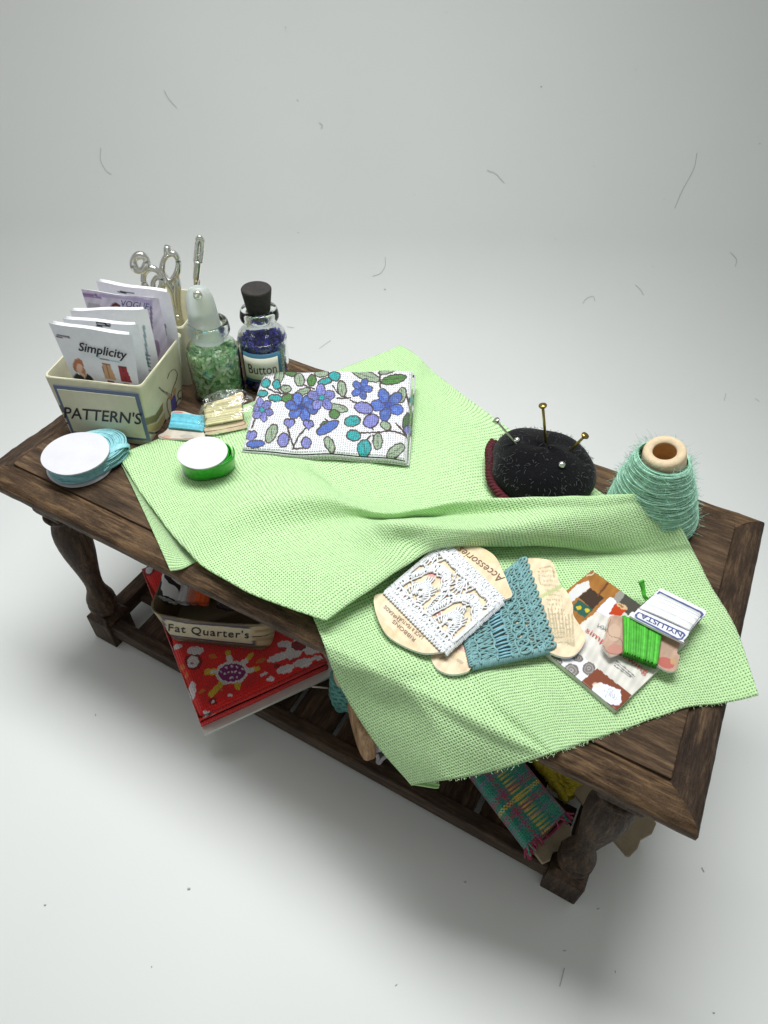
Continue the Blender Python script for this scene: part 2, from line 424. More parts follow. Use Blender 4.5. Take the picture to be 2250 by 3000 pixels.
# ================================================================== the green cloth
GREEN = srgb(190, 240, 150) * .96
g_weave = woven('green_cotton', (.60, .88, .46), pitch=.051, hole=.7, bump=1.0, transl=.17, gap=.52, dark=.27, var=.16, warp=.010)
def cp(x, y, dz=None, w=None): return pz(0, x, y, H + dz)
def W(x, y, z): return V3(x, y, z)
rows = [
 [(254,983,.10),(300,1058,.10),(345,1120,.11),(380,1165,.13),(405,1192,.17),(440,1224,.19),(530,1276,.24),(630,1315,.31),(704,1342,.32),(668,1306,.10),(652,1275,.035),(690,1368,.02),(735,1480,-.8),(805,1597,-2.0),(888,1693,-3.0)],
 [(376,936,.05),(400,985,.05),(430,1030,.09),(470,1068,.12),(500,1100,.34),(545,1160,.15),(620,1212,.24),(710,1260,.42),(780,1287,.42),(742,1253,.12),(735,1225,.035),(790,1345,.03),(860,1465,.03),(950,1580,-.9),(1040,1672,-2.0)],
 [(498,889,.035),(540,937,.04),(590,985,.08),(650,1025,.06),(672,1068,.44),(700,1130,.10),(745,1185,.26),(800,1217,.52),(845,1240,.48),(812,1210,.13),(815,1185,.035),(900,1300,.03),(990,1420,.03),(1092,1545,.03),(1172,1634,-.1)],
 [(555,867,.03),(600,915,.03),(660,970,.05),(735,1062,.05),(757,1088,.34),(775,1122,.10),(800,1150,.52),(838,1192,.58),(886,1214,.46),(858,1190,.13),(865,1170,.035),(950,1288,.03),(1040,1405,.03),(1145,1530,.03),(1220,1617,.0)],
 [(600,850,.03),(645,895,.03),(710,950,.04),(800,1080,.04),(820,1105,.28),(835,1124,.08),(846,1128,.86),(872,1166,.62),(922,1193,.42),(900,1176,.13),(910,1163,.035),(990,1275,.03),(1080,1390,.03),(1185,1512,.03),(1260,1603,.02)],
 [(650,830,.03),(705,880,.03),(775,935,.03),(875,1092,.06),(890,1103,.28),(911,1120,.08),(925,1129,.78),(942,1156,.70),(960,1181,.40),(945,1168,.12),(955,1158,.035),(1030,1268,.03),(1125,1380,.03),(1225,1495,.03),(1300,1590,.02)],
 [(697,813,.04),(755,860,.03),(840,915,.03),(990,1082,.06),(1013,1080,.68),(1018,1113,.44),(1030,1136,.76),(1035,1156,.66),(1036,1178,.36),(1026,1171,.12),(1038,1166,.04),(1105,1262,.03),(1200,1370,.03),(1300,1475,.03),(1370,1567,.02)],
 [(760,788,.06),(830,835,.04),(915,900,.03),(1135,1112,.06),(1190,1075,.98),(1192,1100,.90),(1196,1125,.86),(1197,1155,.64),(1195,1179,.30),(1190,1181,.12),(1200,1186,.05),(1262,1258,.03),(1345,1355,.03),(1425,1455,.03),(1485,1528,.03)],
 [(812,768,.16),(880,812,.10),(955,880,.06),(1215,1128,.06),(1305,1071,1.0),(1312,1095,.95),(1320,1120,.82),(1329,1155,.52),(1336,1180,.26),(1342,1192,.12),(1350,1206,.06),(1395,1258,.03),(1455,1340,.03),(1515,1425,.04),(1563,1518,.05)],
 [(865,748,.28),(903,772,.25),(985,842,.10),(1300,1130,.08),(1400,1069,1.02),(1425,1078,.97),(1443,1091,.88),(1462,1120,.68),(1476,1148,.46),(1488,1172,.28),(1500,1197,.11),(1529,1254,.04),(1569,1323,.04),(1601,1391,.05),(1637,1503,.08)],
]
Gc = np.array([[cp(*q) for q in r] for r in rows])
# the back of the ridge comes down on the table just behind its crest
for i, r in ((6, .22), (7, .38), (8, .42), (9, .45)):
    cst = Gc[i, 4]; Gc[i, 3] = V3(cst[0] - .2, cst[1] + r, H + .06)
# an extra point between the open sheet and the foot of the ridge where it passes under the pincushion
US, VS = 24, 20
Sf = surf(Gc, US, VS)
nu, nv = Sf.shape[:2]
uvU = np.linspace(0, 1, nu)[:, None] * np.ones(nv); 
dl = np.linalg.norm(np.diff(Sf, axis=1), axis=2).mean(0); vv = np.concatenate([[0], np.cumsum(dl)])
dr = np.linalg.norm(np.diff(Sf, axis=0), axis=2).mean(1); uu = np.concatenate([[0], np.cumsum(dr)])
Lr = np.concatenate([np.zeros((nu, 1)), np.cumsum(np.linalg.norm(np.diff(Sf, axis=1), axis=2), axis=1)], 1)
Lc = np.concatenate([np.zeros((1, nv)), np.cumsum(np.linalg.norm(np.diff(Sf, axis=0), axis=2), axis=0)], 0)
jm, im = nv // 2, nu // 2
Lr = Lr - Lr[:, jm:jm + 1] + vv[jm]; Lc = Lc - Lc[im:im + 1] + uu[im]
UV = np.stack([.35 * uu[:, None] * np.ones(nv) + .65 * Lc, .35 * np.ones(nu)[:, None] * vv + .65 * Lr], -1)
X, Y = Sf[..., 0], Sf[..., 1]
rip = .018 * np.sin(X * 1.9 + Y * 2.3) + .014 * np.sin(X * 3.7 - Y * 2.9 + 1) + .008 * np.sin(X * 7.1 + Y * 5.3)
Sf[..., 2] += np.maximum(rip, -.012)
# keep the sheet from sinking into the table top
inside = (abs(X) < L2) & (abs(Y) < W2)
dout = np.maximum(np.maximum(abs(X) - (L2 + .02), abs(Y) - (W2 + .02)), 0)
zlow = H + .022 - np.minimum(5.0 * dout, 9)
for _ in range(12):                              # pull such points towards the open side, so that the hem keeps its run
    X, Y = Sf[..., 0], Sf[..., 1]
    dout = np.maximum(np.maximum(abs(X) - (L2 + .02), abs(Y) - (W2 + .02)), 0)
    need = np.maximum(H + .022 - np.minimum(5.0 * dout, 9) - Sf[..., 2], 0)
    Sf += (CAM - Sf) * (need * .6 / (CAM[2] - Sf[..., 2]))[..., None]
X, Y = Sf[..., 0], Sf[..., 1]; dout = np.maximum(np.maximum(abs(X) - (L2 + .02), abs(Y) - (W2 + .02)), 0)
msk = np.clip((-Sf[..., 1] - (W2 - .35)) / .3, 0, 1)[..., None]
for _ in range(6):
    Q_ = Sf.copy(); Q_[1:-1, 1:-1] = (Sf[:-2, 1:-1] + Sf[2:, 1:-1] + Sf[1:-1, :-2] + Sf[1:-1, 2:]) / 4; Q_[0, 1:-1] = (Sf[0, :-2] + Sf[0, 2:]) / 2; Q_[1:-1, -1] = (Sf[:-2, -1] + Sf[2:, -1]) / 2
    Sf += (Q_ - Sf) * .5 * msk
X, Y = Sf[..., 0], Sf[..., 1]; dout = np.maximum(np.maximum(abs(X) - (L2 + .01), abs(Y) - (W2 + .01)), 0)
Sf[..., 2] = np.maximum(Sf[..., 2], H + .022 - np.minimum(7.0 * dout, 9))
# flatten the sheet: threads keep their spacing whatever the folds do
ST = 4; ia = np.unique(np.append(np.arange(0, nu, ST), nu - 1)); ja = np.unique(np.append(np.arange(0, nv, ST), nv - 1))
Pc = Sf[np.ix_(ia, ja)]; Uc_ = np.stack([uu[ia][:, None] + 0 * ja[None], vv[ja][None] + 0 * ia[:, None]], -1).astype(float)
prs = []
for (a_, b_) in (((slice(None, -1), slice(None)), (slice(1, None), slice(None))), ((slice(None), slice(None, -1)), (slice(None), slice(1, None))), ((slice(None, -1), slice(None, -1)), (slice(1, None), slice(1, None))), ((slice(1, None), slice(None, -1)), (slice(None, -1), slice(1, None)))):
    prs.append((a_, b_, np.linalg.norm(Pc[a_] - Pc[b_], axis=-1)))
for it in range(2500):
    acc = np.zeros_like(Uc_); cnt = np.zeros(Uc_.shape[:2] + (1,))
    for a_, b_, L_ in prs:
        d = Uc_[b_] - Uc_[a_]; l_ = np.linalg.norm(d, axis=-1) + 1e-9; c_ = d * ((l_ - L_) / l_ * .5)[..., None]
        acc[a_] += c_; acc[b_] -= c_; cnt[a_] += 1; cnt[b_] += 1
    Uc_ += acc / cnt * 1.3
for it in range(40):
    Uc_[1:-1, 1:-1] += .5 * ((Uc_[:-2, 1:-1] + Uc_[2:, 1:-1] + Uc_[1:-1, :-2] + Uc_[1:-1, 2:]) / 4 - Uc_[1:-1, 1:-1])
    for b_ in (Uc_[0], Uc_[-1], Uc_[:, 0], Uc_[:, -1]): b_[1:-1] += .5 * ((b_[:-2] + b_[2:]) / 2 - b_[1:-1])
T1 = np.stack([[np.interp(np.arange(nv), ja, Uc_[i, :, k]) for i in range(len(ia))] for k in (0, 1)], -1)
UV = np.stack([np.stack([np.interp(np.arange(nu), ia, T1[:, j, k]) for j in range(nv)], 1) for k in (0, 1)], -1)
mb = MB(); mb.grid(Sf, uv=UV)
# the doubled-under flap at the left corner
fl = [[(252,984,.045),(290,1045,.04),(330,1105,.04),(372,1150,.05)],
      [(280,1040,.035),(325,1100,.03),(375,1160,.03),(400,1185,.04)],
      [(322,1130,.03),(360,1160,.02),(395,1190,.02),(415,1200,.03)],
      [(368,1233,.0),(395,1228,.0),(425,1213,.0),(450,1205,.02)]]
F = surf(np.array([[cp(*q) for q in r] for r in fl]), 14, 14)
du = np.linspace(0, 2.4, F.shape[0])[:, None] * np.ones(F.shape[1]); dv = np.ones(F.shape[0])[:, None] * np.linspace(0, 1.6, F.shape[1])
mb.grid(F, uv=np.stack([du, dv], -1))
# the rolled edge that joins the two layers
e0 = Sf[:US * 1 + 1, 0]
cl = mb.build('green_cloth', g_weave, uv=True)
so = cl.modifiers.new('thickness', 'SOLIDIFY'); so.thickness = .03; so.offset = 0
m = MB()
for e_, rng_ in (('front', Sf[:, -1]), ('left', Sf[:, 0] * 0 + 0)):
    if e_ != 'front': continue
    for i in range(150):
        q_ = random.uniform(0, len(rng_) - 2); i0 = int(q_); b_ = rng_[i0] + (rng_[i0 + 1] - rng_[i0]) * (q_ - i0); d_ = nrm(rng_[min(i0 + 3, len(rng_) - 1)] - rng_[max(i0 - 3, 0)]); o_ = nrm(np.cross(d_, [0, 0, 1.])); o_ = o_ if o_[1] < 0 else -o_
        v_ = nrm(o_ + d_ * random.gauss(0, .7) + V3(0, 0, random.gauss(-.1, .4))); l_ = random.uniform(.02, .055)
        m.tube(cr(np.array([b_ - v_ * .02, b_ + v_ * l_ * .5 + rng.normal(0, .01, 3), b_ + v_ * l_ + rng.normal(0, .012, 3)]), 3), .003, 3, cap=False)
tag(m.build('hem_fray', simple('hem_fray', (.62, .86, .50), .9, bump=0), cl), kind='stuff')
tag(cl, 'light green loosely woven cloth lying in folds across the wooden table top', 'cloth')

# ================================================================== text
def text_mesh(body, size=1.0, shear=0.0, bold=0.0, space=1.0, ext=0.0):
    cu = bpy.data.curves.new('writing', 'FONT'); cu.body = body; cu.size = size; cu.shear = shear; cu.offset = bold
    cu.space_character = space; cu.extrude = ext; cu.resolution_u = 3; cu.align_x = 'CENTER'; cu.align_y = 'CENTER'
    ob = bpy.data.objects.new('writing', cu); C.objects.link(ob)
    dg = bpy.context.evaluated_depsgraph_get(); dg.update()
    me = bpy.data.meshes.new_from_object(ob.evaluated_get(dg))
    v = np.array([p.co[:] for p in me.vertices]); f = [tuple(p.vertices) for p in me.polygons]
    bpy.data.objects.remove(ob); bpy.data.curves.remove(cu); bpy.data.meshes.remove(me)
    return v, f
def text_fit(body, width, height, **kw):         # mesh centred at 0, scaled to the width and height given
    v, f = text_mesh(body, **kw); lo, hi = v.min(0), v.max(0)
    v[:, :2] -= ((lo + hi) / 2)[:2]; v[:, 0] *= width / (hi - lo)[0]; v[:, 1] *= height / (hi - lo)[1]
    return v, f
def write_on(name, body, c, xd, yd, width, height, mat, parent, lift=.006, **kw):
    v, f = text_fit(body, width, height, **kw); xd = nrm(xd); yd = nrm(np.array(yd) - np.dot(yd, xd) * xd); n = np.cross(xd, yd)
    P = np.array(c) + v[:, :1] * xd + v[:, 1:2] * yd + n * lift
    return MB().add(P, f).build(name, mat, parent, smooth=False)
def write_px(name, body, k, p0, p1, hpx, at, mat, parent, lift=.006, **kw):
    """writing whose midline runs from p0 to p1 in picture coordinates and that is hpx high; 'at' maps a point onto the surface"""
    v, f = text_fit(body, 1.0, 1.0, **kw); p0 = np.array(p0, float); p1 = np.array(p1, float)
    c0 = at(k, *((p0 + p1) / 2)); a0, a1 = at(k, *p0), at(k, *p1)
    d = p1 - p0; up = np.array([d[1], -d[0]]); up = up / np.linalg.norm(up)
    m = (p0 + p1) / 2; b0, b1 = at(k, *(m - up * hpx / 2)), at(k, *(m + up * hpx / 2))
    xd = a1 - a0; yd = b1 - b0; n = nrm(np.cross(xd, yd)); 
    if np.dot(n, CAM - c0) < 0: n = -n
    P = c0 + v[:, :1] * xd + v[:, 1:2] * yd + n * lift
    return MB().add(P, f).build(name, mat, parent, smooth=False)
def ingrid(k, quad, nu, nv, at, wave=None):      # grid of points over a picture quad (tl, tr, br, bl) laid on a surface
    q = np.array(quad, float); U = np.linspace(0, 1, nu)[:, None, None]; Vv = np.linspace(0, 1, nv)[None, :, None]
    p = (1 - Vv) * ((1 - U) * q[0] + U * q[1]) + Vv * ((1 - U) * q[3] + U * q[2])
    d = np.array([at(k, *p[i, j]) for i in (0, -1) for j in (0, -1)])
    out = np.zeros((nu, nv, 3))
    a, b, s_ = ZT[k]
    for i in range(nu):
        for j in range(nv): out[i, j] = at(k, p[i, j, 0], p[i, j, 1])
    return out
def zat(z): return lambda k, x, y: pz(k, x, y, z)
def plat(o, n): return lambda k, x, y: pp(k, x, y, o, n)
def plane3(a, b, c): a, b, c = map(np.array, (a, b, c)); return plat(a, nrm(np.cross(b - a, c - a)))

ink = simple('black_ink', (.012, .012, .016), .5, var=0, bump=0)
ink_blue = simple('blue_ink', (.06, .1, .2), .5, var=.05, bump=0)
ink_red = simple('red_ink', (.5, .06, .03), .5, var=0, bump=0)
ink_grey = simple('grey_ink', (.22, .22, .22), .5, var=0, bump=0)
ink_brown = simple('brown_ink', (.16, .07, .03), .5, var=0.1, bump=0)
ink_navy = simple('navy_ink', (.05, .07, .22), .5, var=0, bump=0)
white_paper = simple('white_paper', (.80, .81, .85), .6, var=.04, scale=3, bump=.15, bscale=30, bdist=.01)
print_card = simple('printed_card', (1, 1, 1), .5, var=.05, scale=8, bump=.25, bscale=25, bdist=.01, attr=True)
print_gloss = simple('printed_gloss', (1, 1, 1), .25, var=.03, scale=8, bump=.1, bscale=25, bdist=.01, attr=True)
cream_m = simple('cream_card', (.66, .64, .46), .55, var=.06, scale=5, bump=.35, bscale=14, bdist=.012, attr=True)
silver = N('silver_metal').set(Base_Color=(.82, .81, .78), Metallic=1.0, Roughness=.2); silver.bump(silver.noise(9, 3), .25, .03); silver = silver.m
steel = N('steel_pin').set(Base_Color=(.6, .58, .54), Metallic=1.0, Roughness=.2).m
brass = N('brass_pin').set(Base_Color=(.36, .26, .07), Metallic=1.0, Roughness=.28).m
def glass_m(name, col, rough=.0, ior=1.45):
    m = N(name).set(Base_Color=col, Roughness=rough, IOR=ior); m.b.inputs['Transmission Weight'].default_value = 1.0; return m
glass = glass_m('clear_glass', (.97, 1.0, .98)).m

# ================================================================== box with PATTERN'S on its front
def card_box(name, label, bot, rim, wall, paintfn, parent_kw, rz_base):
    """open box from 4 bottom and 4 rim corners (front left, front right, back right, back left)"""
    ro = thing(name, np.mean(bot, 0), label, 'box'); mb = MB()
    def loop(c, inset, z, rr=.14, n=80):
        c = np.array(c)[:, :2]; m = c.mean(0); P = []
        for i in range(4):
            a, b, d = c[i - 1], c[i], c[(i + 1) % 4]
            u = nrm(a - b); w_ = nrm(d - b); b2 = b + (u + w_) * inset
            p0, p1 = b2 + u * rr, b2 + w_ * rr
            for t in np.linspace(0, 1, 7): P.append((1 - t) ** 2 * p0 + 2 * t * (1 - t) * b2 + t * t * p1)
            nxt = c[(i + 1) % 4]; e = c[(i + 2) % 4]
            u2 = nrm(b - nxt); w2 = nrm(e - nxt); q0 = nxt + (u2 + w2) * inset + u2 * rr
            for t in np.linspace(0, 1, n)[1:-1]: P.append(p1 * (1 - t) + q0 * t)
        P = np.array(P); return np.hstack([P, np.full((len(P), 1), z)])
    z0, z1 = bot[0][2], rim[0][2]; rings = []
    for t in np.linspace(0, 1, 90):
        c = (1 - t) * np.array(bot) + t * np.array(rim); r_ = loop(c, 0, c[0][2]); r_[:, 2] += t * .018 * np.sin(np.arange(len(r_)) * .11); rings.append(r_)
    rings.append(loop(rim, wall * .3, z1 + .03)); rings.append(loop(rim, wall * .8, z1 + .025))
    for t in np.linspace(.97, 0.03, 12):
        c = (1 - t) * np.array(bot) + t * np.array(rim); rings.append(loop(c, wall, c[0][2]))
    P = np.array(rings); p = paintfn(P.reshape(-1, 3)) 
    mb.grid(P, wrapv=True, col=p); k = mb.n
    fl_ = P[-1]; mb.add(fl_, [tuple(range(len(fl_)))], p[:len(fl_)] * 0 + cream_base)
    b_ = mb.build('box_walls', cream_m, ro, col=True, angle=60)
    return ro
cream_base = np.array([.60, .58, .42])
A = dict(bot=[V3(-6.58, -1.70, H + .01), V3(-4.86, -1.07, H + .01), V3(-5.36, .69, H + .01), V3(-7.12, .13, H + .01)],
         rim=[V3(-6.76, -1.66, 7.96), V3(-4.75, -.92, 7.96), V3(-5.38, 1.12, 7.96), V3(-7.39, .38, 7.96)])
def paint_a(V):
    p = Paint(1, V, cream_base); vis = V[:, 2] > 0
    fr = np.array([-.35, .94]); 
    olive, khaki, dk = (.20, .18, .07), (.46, .38, .18), (.012, .012, .03)
    p.m = (toimg(1, V)[0] < 1060)
    p.poly([(295, 985), (400, 1005), (600, 1030), (790, 1060), (840, 1040), (880, 975), (880, 1020), (845, 1080), (790, 1100), (600, 1075), (400, 1045), (300, 1020)], olive)
    p.poly([(300, 1030), (600, 1080), (790, 1105), (850, 1085), (890, 1030), (895, 1070), (860, 1120), (800, 1140), (600, 1110), (310, 1060)], khaki)
    p.poly([(330, 1115), (600, 1150), (800, 1170), (850, 1150), (895, 1110), (905, 1130), (860, 1170), (800, 1185), (600, 1175), (340, 1125)], khaki, .35)
    p.line([(320, 1078), (500, 1110), (800, 1138), (850, 1135), (880, 1105), (895, 1070)], 9, dk)
    p.poly([(985, 830), (1005, 790), (1012, 810), (990, 850)], olive); p.line([(990, 905), (1030, 850)], 8, dk)
    p.poly([(960, 1060), (1000, 1010), (1000, 1030), (965, 1080)], olive)
    # sketch of thread reel, needle and scissors on the right side
    b_ = (.03, .02, .02)
    p.line([(905, 845), (915, 815), (940, 797), (957, 820), (950, 860), (932, 905), (925, 945)], 4, b_)
    p.line([(930, 935), (885, 915), (858, 893), (875, 912), (905, 935), (925, 945)], 4, b_)
    p.line([(925, 940), (905, 960), (903, 1000), (915, 1040), (930, 1060), (925, 1085), (900, 1090)], 4, b_)
    p.poly([(920, 960), (945, 925), (960, 1010), (950, 1035), (928, 1035), (925, 1000)], (.09, .08, .32))
    p.ell(922, 950, 10, 9, 0, (.5, .22, .08)); p.ell(943, 915, 9, 20, 10, (.5, .3, .14))
    for cx, cy in ((975, 930), (968, 978)):
        p.ell(cx, cy, 16, 26, 20, b_); p.ell(cx, cy, 11, 20, 20, cream_base)
    # the opposite end also has the printed bands
    p.noise(.05, 60); return p.c
boxa = card_box('paper_box', "cream card box with a PATTERN'S plate on its front, holding the folded paper packets", A['bot'], A['rim'], .05, paint_a, {}, 0)
fa = plane3(A['bot'][0], A['bot'][1], A['rim'][1])
def front(k, x, y): return fa(k, x, y)
fn = nrm(np.cross(A['bot'][1] - A['bot'][0], A['rim'][1] - A['bot'][1])); fn = fn if fn[1] < 0 else -fn
def lab(quad, lift, th, name, col, par):
    q = np.array([front(1, *p) for p in quad]); return MB().prism(q + fn * lift, fn * th).build(name, col, par, smooth=False)
plate_blue = simple('slate_blue_border', (.10, .14, .24), .5, var=.06, bump=.1)
plate_cream = simple('label_cream', (.58, .57, .42), .5, var=.05, bump=.15)
lb = lab([(288, 878), (748, 925), (815, 1180), (393, 1142)], .006, .02, 'label_border', plate_blue, boxa)
lab([(312, 898), (732, 942), (793, 1165), (403, 1126)], .028, .012, 'label_card', plate_cream, lb)
write_px('writing', "PATTERN'S", 1, (352, 1022), (768, 1058), 62, lambda k, x, y: front(k, x, y) + fn * .042, ink, lb, bold=.012)
# second box behind it, with the scissors
Bx = dict(bot=[V3(-7.2, .45, H + .01), V3(-5.5, 1.12, H + .01), V3(-5.95, 2.5, H + .01), V3(-7.55, 1.85, H + .01)],
          rim=[V3(-7.42, .48, 8.0), V3(-5.47, 1.22, 8.0), V3(-5.98, 2.88, 8.0), V3(-7.9, 2.14, 8.0)])
boxb = card_box('paper_box', 'cream card box behind the packets, with the silver scissors standing in it', Bx['bot'], Bx['rim'], .05, lambda V: np.tile(cream_base, (len(V), 1)), {}, 0)

# ================================================================== folded paper packets in the front box
def packet(label, TL, TR, ML, MR, BL, BR, paint, th=.05, bulge=.03, leaves=2):
    ro = thing('pattern_packet', (np.array(BL) + np.array(BR)) / 2, label, 'paper packet', 'paper packets in the cream box')
    nrows, ncols = 90, 80
    t = np.linspace(0, 1, nrows); L = cr(np.array([TL, ML, BL]), 45)[:nrows]; R = cr(np.array([TR, MR, BR]), 45)[:nrows]
    n_ = nrm(np.cross(np.array(TR) - np.array(TL), np.array(ML) - np.array(TL))); n_ = n_ if n_[1] < 0 else -n_
    u = np.linspace(0, 1, ncols)
    P = L[:, None] * (1 - u)[None, :, None] + R[:, None] * u[None, :, None]
    P = P + n_ * (bulge * np.sin(pi * u)[None, :, None] * (1 - .3 * t[:, None, None]))
    P[..., 2] += (.012 * np.sin(u * 9 + TL[0] * 7))[None, :] * (1 - t[:, None])
    col = np.tile((.80, .81, .85), (P.shape[0] * P.shape[1], 1)) if paint is None else paint(P.reshape(-1, 3))
    MB().grid(P, col=col).build('printed_front', print_card, ro, col=True)
    for i in range(leaves):
        m = MB(); off = -n_ * (.03 + i * th) ; Q = P[::6, ::8] + off
        Q = Q + (np.array(TR) - np.array(TL)) * (.012 * (i + 1)) + V3(0, 0, 1) * (.02 if i % 2 else -.015)
        m.grid(Q); e = m.build('folded_leaf', white_paper, ro)
        so = e.modifiers.new('thickness', 'SOLIDIFY'); so.thickness = .022
    return ro
def paint_simple(V):
    p = Paint(12, V, (.72, .745, .80)); 
    p.line([(225, 610), (335, 625)], 26, (.08, .07, .09)); p.line([(232, 612), (330, 628)], 7, (.4, .38, .4))
    p.ell(620, 805, 22, 16, 0, (.25, .48, .55), a=.7); p.line([(735, 850), (825, 865)], 12, (.25, .5, .6)); p.line([(640, 832), (725, 848)], 8, (.1, .1, .1))
    # sketch of a woman in black with red hair
    p.ell(430, 900, 52, 70, -8, (.42, .16, .07)); p.ell(470, 960, 30, 50, -15, (.45, .2, .09)); p.ell(440, 925, 30, 44, -8, (.72, .48, .38)); p.poly([(440, 960), (490, 985), (515, 1025), (480, 1030)], (.72, .5, .4))
    p.poly([(385, 1000), (415, 975), (470, 1000), (495, 1030), (510, 975), (560, 1010), (610, 1090), (385, 1060)], (.015, .015, .02))
    p.poly([(660, 880), (735, 890), (800, 1035), (790, 1042), (690, 1025)], (.52, .32, .18)); p.line([(700, 890), (740, 1030)], 5, (.2, .1, .05)); p.line([(660, 880), (735, 890)], 10, (.2, .05, .04))
    p.line([(660, 885), (690, 1025)], 4, (.1, .05, .03))
    p.poly([(820, 905), (895, 920), (950, 1060), (940, 1068), (845, 1050)], (.30, .02, .03)); p.line([(858, 915), (895, 1055)], 5, (.1, .01, .01)); p.line([(820, 908), (895, 920)], 9, (.1, .01, .01))
    p.poly([(715, 1045), (780, 1055), (790, 1085), (715, 1080)], (.2, .02, .03)); p.poly([(865, 1072), (930, 1078), (930, 1090), (865, 1085)], (.15, .12, .1))
    return p.c
k1 = dict(TL=V3(-6.67, -1.15, 9.0), TR=V3(-4.92, -.64, 9.0), ML=V3(-6.38, -1.27, 7.9), MR=V3(-4.9, -.84, 7.9), BL=V3(-6.25, -1.40, 6.62), BR=V3(-4.95, -.98, 6.62))
pk = packet('foremost folded packet, printed with a red-haired woman in black beside tan and red skirts', paint=paint_simple, **k1)
pf = plane3(k1['TL'], k1['TR'], (k1['ML'] + k1['MR']) / 2); nf = nrm(np.cross(k1['TR'] - k1['TL'], k1['ML'] - k1['TL'])); nf = nf if nf[1] < 0 else -nf
write_px('writing', 'Simplicity', 12, (448, 715), (912, 800), 110, lambda k, x, y: pf(k, x, y) + nf * .05, ink, pk, bold=.02)
def back_packet(label, TL, TR, dy, paint, lv=2):
    TL, TR = np.array(TL), np.array(TR); x = nrm(TR - TL); o = V3(.12, -.16, -1.1)
    TLb, TRb = TL + o, TR + o
    return packet(label, TL, TR, TLb + x * .06, TRb, TLb + V3(.1, .03, -1.25), TRb + V3(-.2, .0, -1.25), paint, leaves=lv)
def paint_clip(V):
    p = Paint(12, V, (.78, .80, .84)); p.poly([(598, 468), (742, 480), (742, 528), (605, 518)], (.015, .02, .025)); p.line([(610, 488), (660, 500), (735, 496)], 7, (.5, .52, .55)); p.line([(600, 470), (740, 482)], 4, (.3, .3, .3)); return p.c
def paint_stripe(V):
    p = Paint(12, V, (.80, .81, .84)); p.line([(1065, 520), (1110, 900)], 22, (.25, .36, .38)); 
    for i in range(5): p.line([(1060, 790 + i * 36), (1130, 805 + i * 36)], 12, (.12, .2, .3))
    return p.c
def paint_vogue(V):
    p = Paint(12, V, (.62, .57, .70)); p.noise(.12, 70)
    p.poly([(450, 180), (1150, 260), (1150, 330), (1000, 270), (455, 210)], (.40, .34, .58), .8)
    p.poly([(455, 200), (610, 205), (610, 225), (455, 220)], (.25, .12, .3)); p.line([(465, 215), (650, 242)], 14, (.3, .2, .38)); p.poly([(520, 290), (640, 300), (640, 345), (520, 345)], (.42, .38, .45))
    p.ell(790, 335, 50, 45, 0, (.10, .02, .02)); p.ell(800, 350, 28, 32, 0, (.35, .16, .12)); p.line([(1135, 330), (1150, 900)], 24, (.2, .16, .28)); p.ell(1185, 740, 40, 90, 0, (.22, .1, .25), a=.7)
    return p.c
def paint_side(V):
    p = Paint(12, V, (.78, .77, .84)); p.line([(820, 182), (965, 196)], 16, (.02, .02, .03)); p.poly([(1260, 490), (1280, 495), (1290, 630), (1265, 630)], (.2, .2, .25)); return p.c
back_packet('blank white packet with a black clip mark, second from the front in the cream box', (-6.57, -.88, 9.0), (-5.08, -.30, 9.0), 0, paint_clip)
back_packet('white packet with narrow blue stripes on its right edge, in the middle of the box', (-6.68, -.58, 9.0), (-5.32, .24, 9.03), 0, paint_stripe)
vg = back_packet('lilac packet printed with a dark-haired head, standing high near the back', (-7.13, .17, 9.0), (-5.45, .72, 9.0), 0, paint_vogue, 1)
TLv, TRv = V3(-7.13, .17, 9.0), V3(-5.45, .72, 9.0); pv = plane3(TLv, TRv, TLv + V3(.12, -.16, -1.1)); nv_ = nrm(np.cross(TRv - TLv, V3(.12, -.16, -1.1))); nv_ = nv_ if nv_[1] < 0 else -nv_
write_px('writing', 'VOGUE', 12, (850, 285), (1125, 322), 62, lambda k, x, y: pv(k, x, y) + nv_ * .038, ink_navy, vg)
back_packet('rearmost white packet with a short black bar along its top edge', (-7.02, .52, 9.06), (-5.36, .98, 9.05), 0, paint_side, 2)

# ================================================================== scissors
def flat_ring(mb, at, k, cx, cy, rx, ry, ang, wpx, th, n=36, fl=1.0):
    t = np.linspace(0, 2 * pi, n, endpoint=False); a = radians(ang)
    pts = [at(k, cx + rx * cos(q) * cos(a) - ry * sin(q) * sin(a), cy + rx * cos(q) * sin(a) + ry * sin(q) * cos(a)) for q in t]
    mb.tube(np.array(pts), wpx * PXC * (1 + .12 * np.sin(3 * t)), 8, closed=True, flat=fl)
def px_tube(mb, at, k, pts, rs, n=8, flat=1.0):
    c = cr(np.array(pts, float), 6); P = np.array([at(k, *q) for q in c]); r = np.interp(np.linspace(0, 1, len(P)), np.linspace(0, 1, len(rs)), rs) * PXC
    mb.tube(P, r, n, flat=flat)
PXC = 1 / 150.0
so_ = V3(-6.35, 1.75, 0); sn = HD * -1
sp1 = plat(so_, sn)
sc1 = thing('scissors', (-5.9, 1.6, H + .1), 'left silver scissors with a small round ring on the handle, leaning in the rear box', 'scissors', 'silver scissors in the rear box')
m = MB(); flat_ring(m, sp1, 1, 757, 222, 36, 42, 0, 13, 1); m.build('hanging_ring', silver, sc1)
m = MB(); flat_ring(m, sp1, 1, 826, 315, 50, 66, -18, 11, 1); px_tube(m, sp1, 1, [(862, 368), (890, 420), (925, 480), (962, 545), (990, 640), (1000, 760)], [11, 13, 17, 14, 10, 5]); m.build('handle', silver, sc1)
sp2 = plat(so_ + HD * .10, sn)
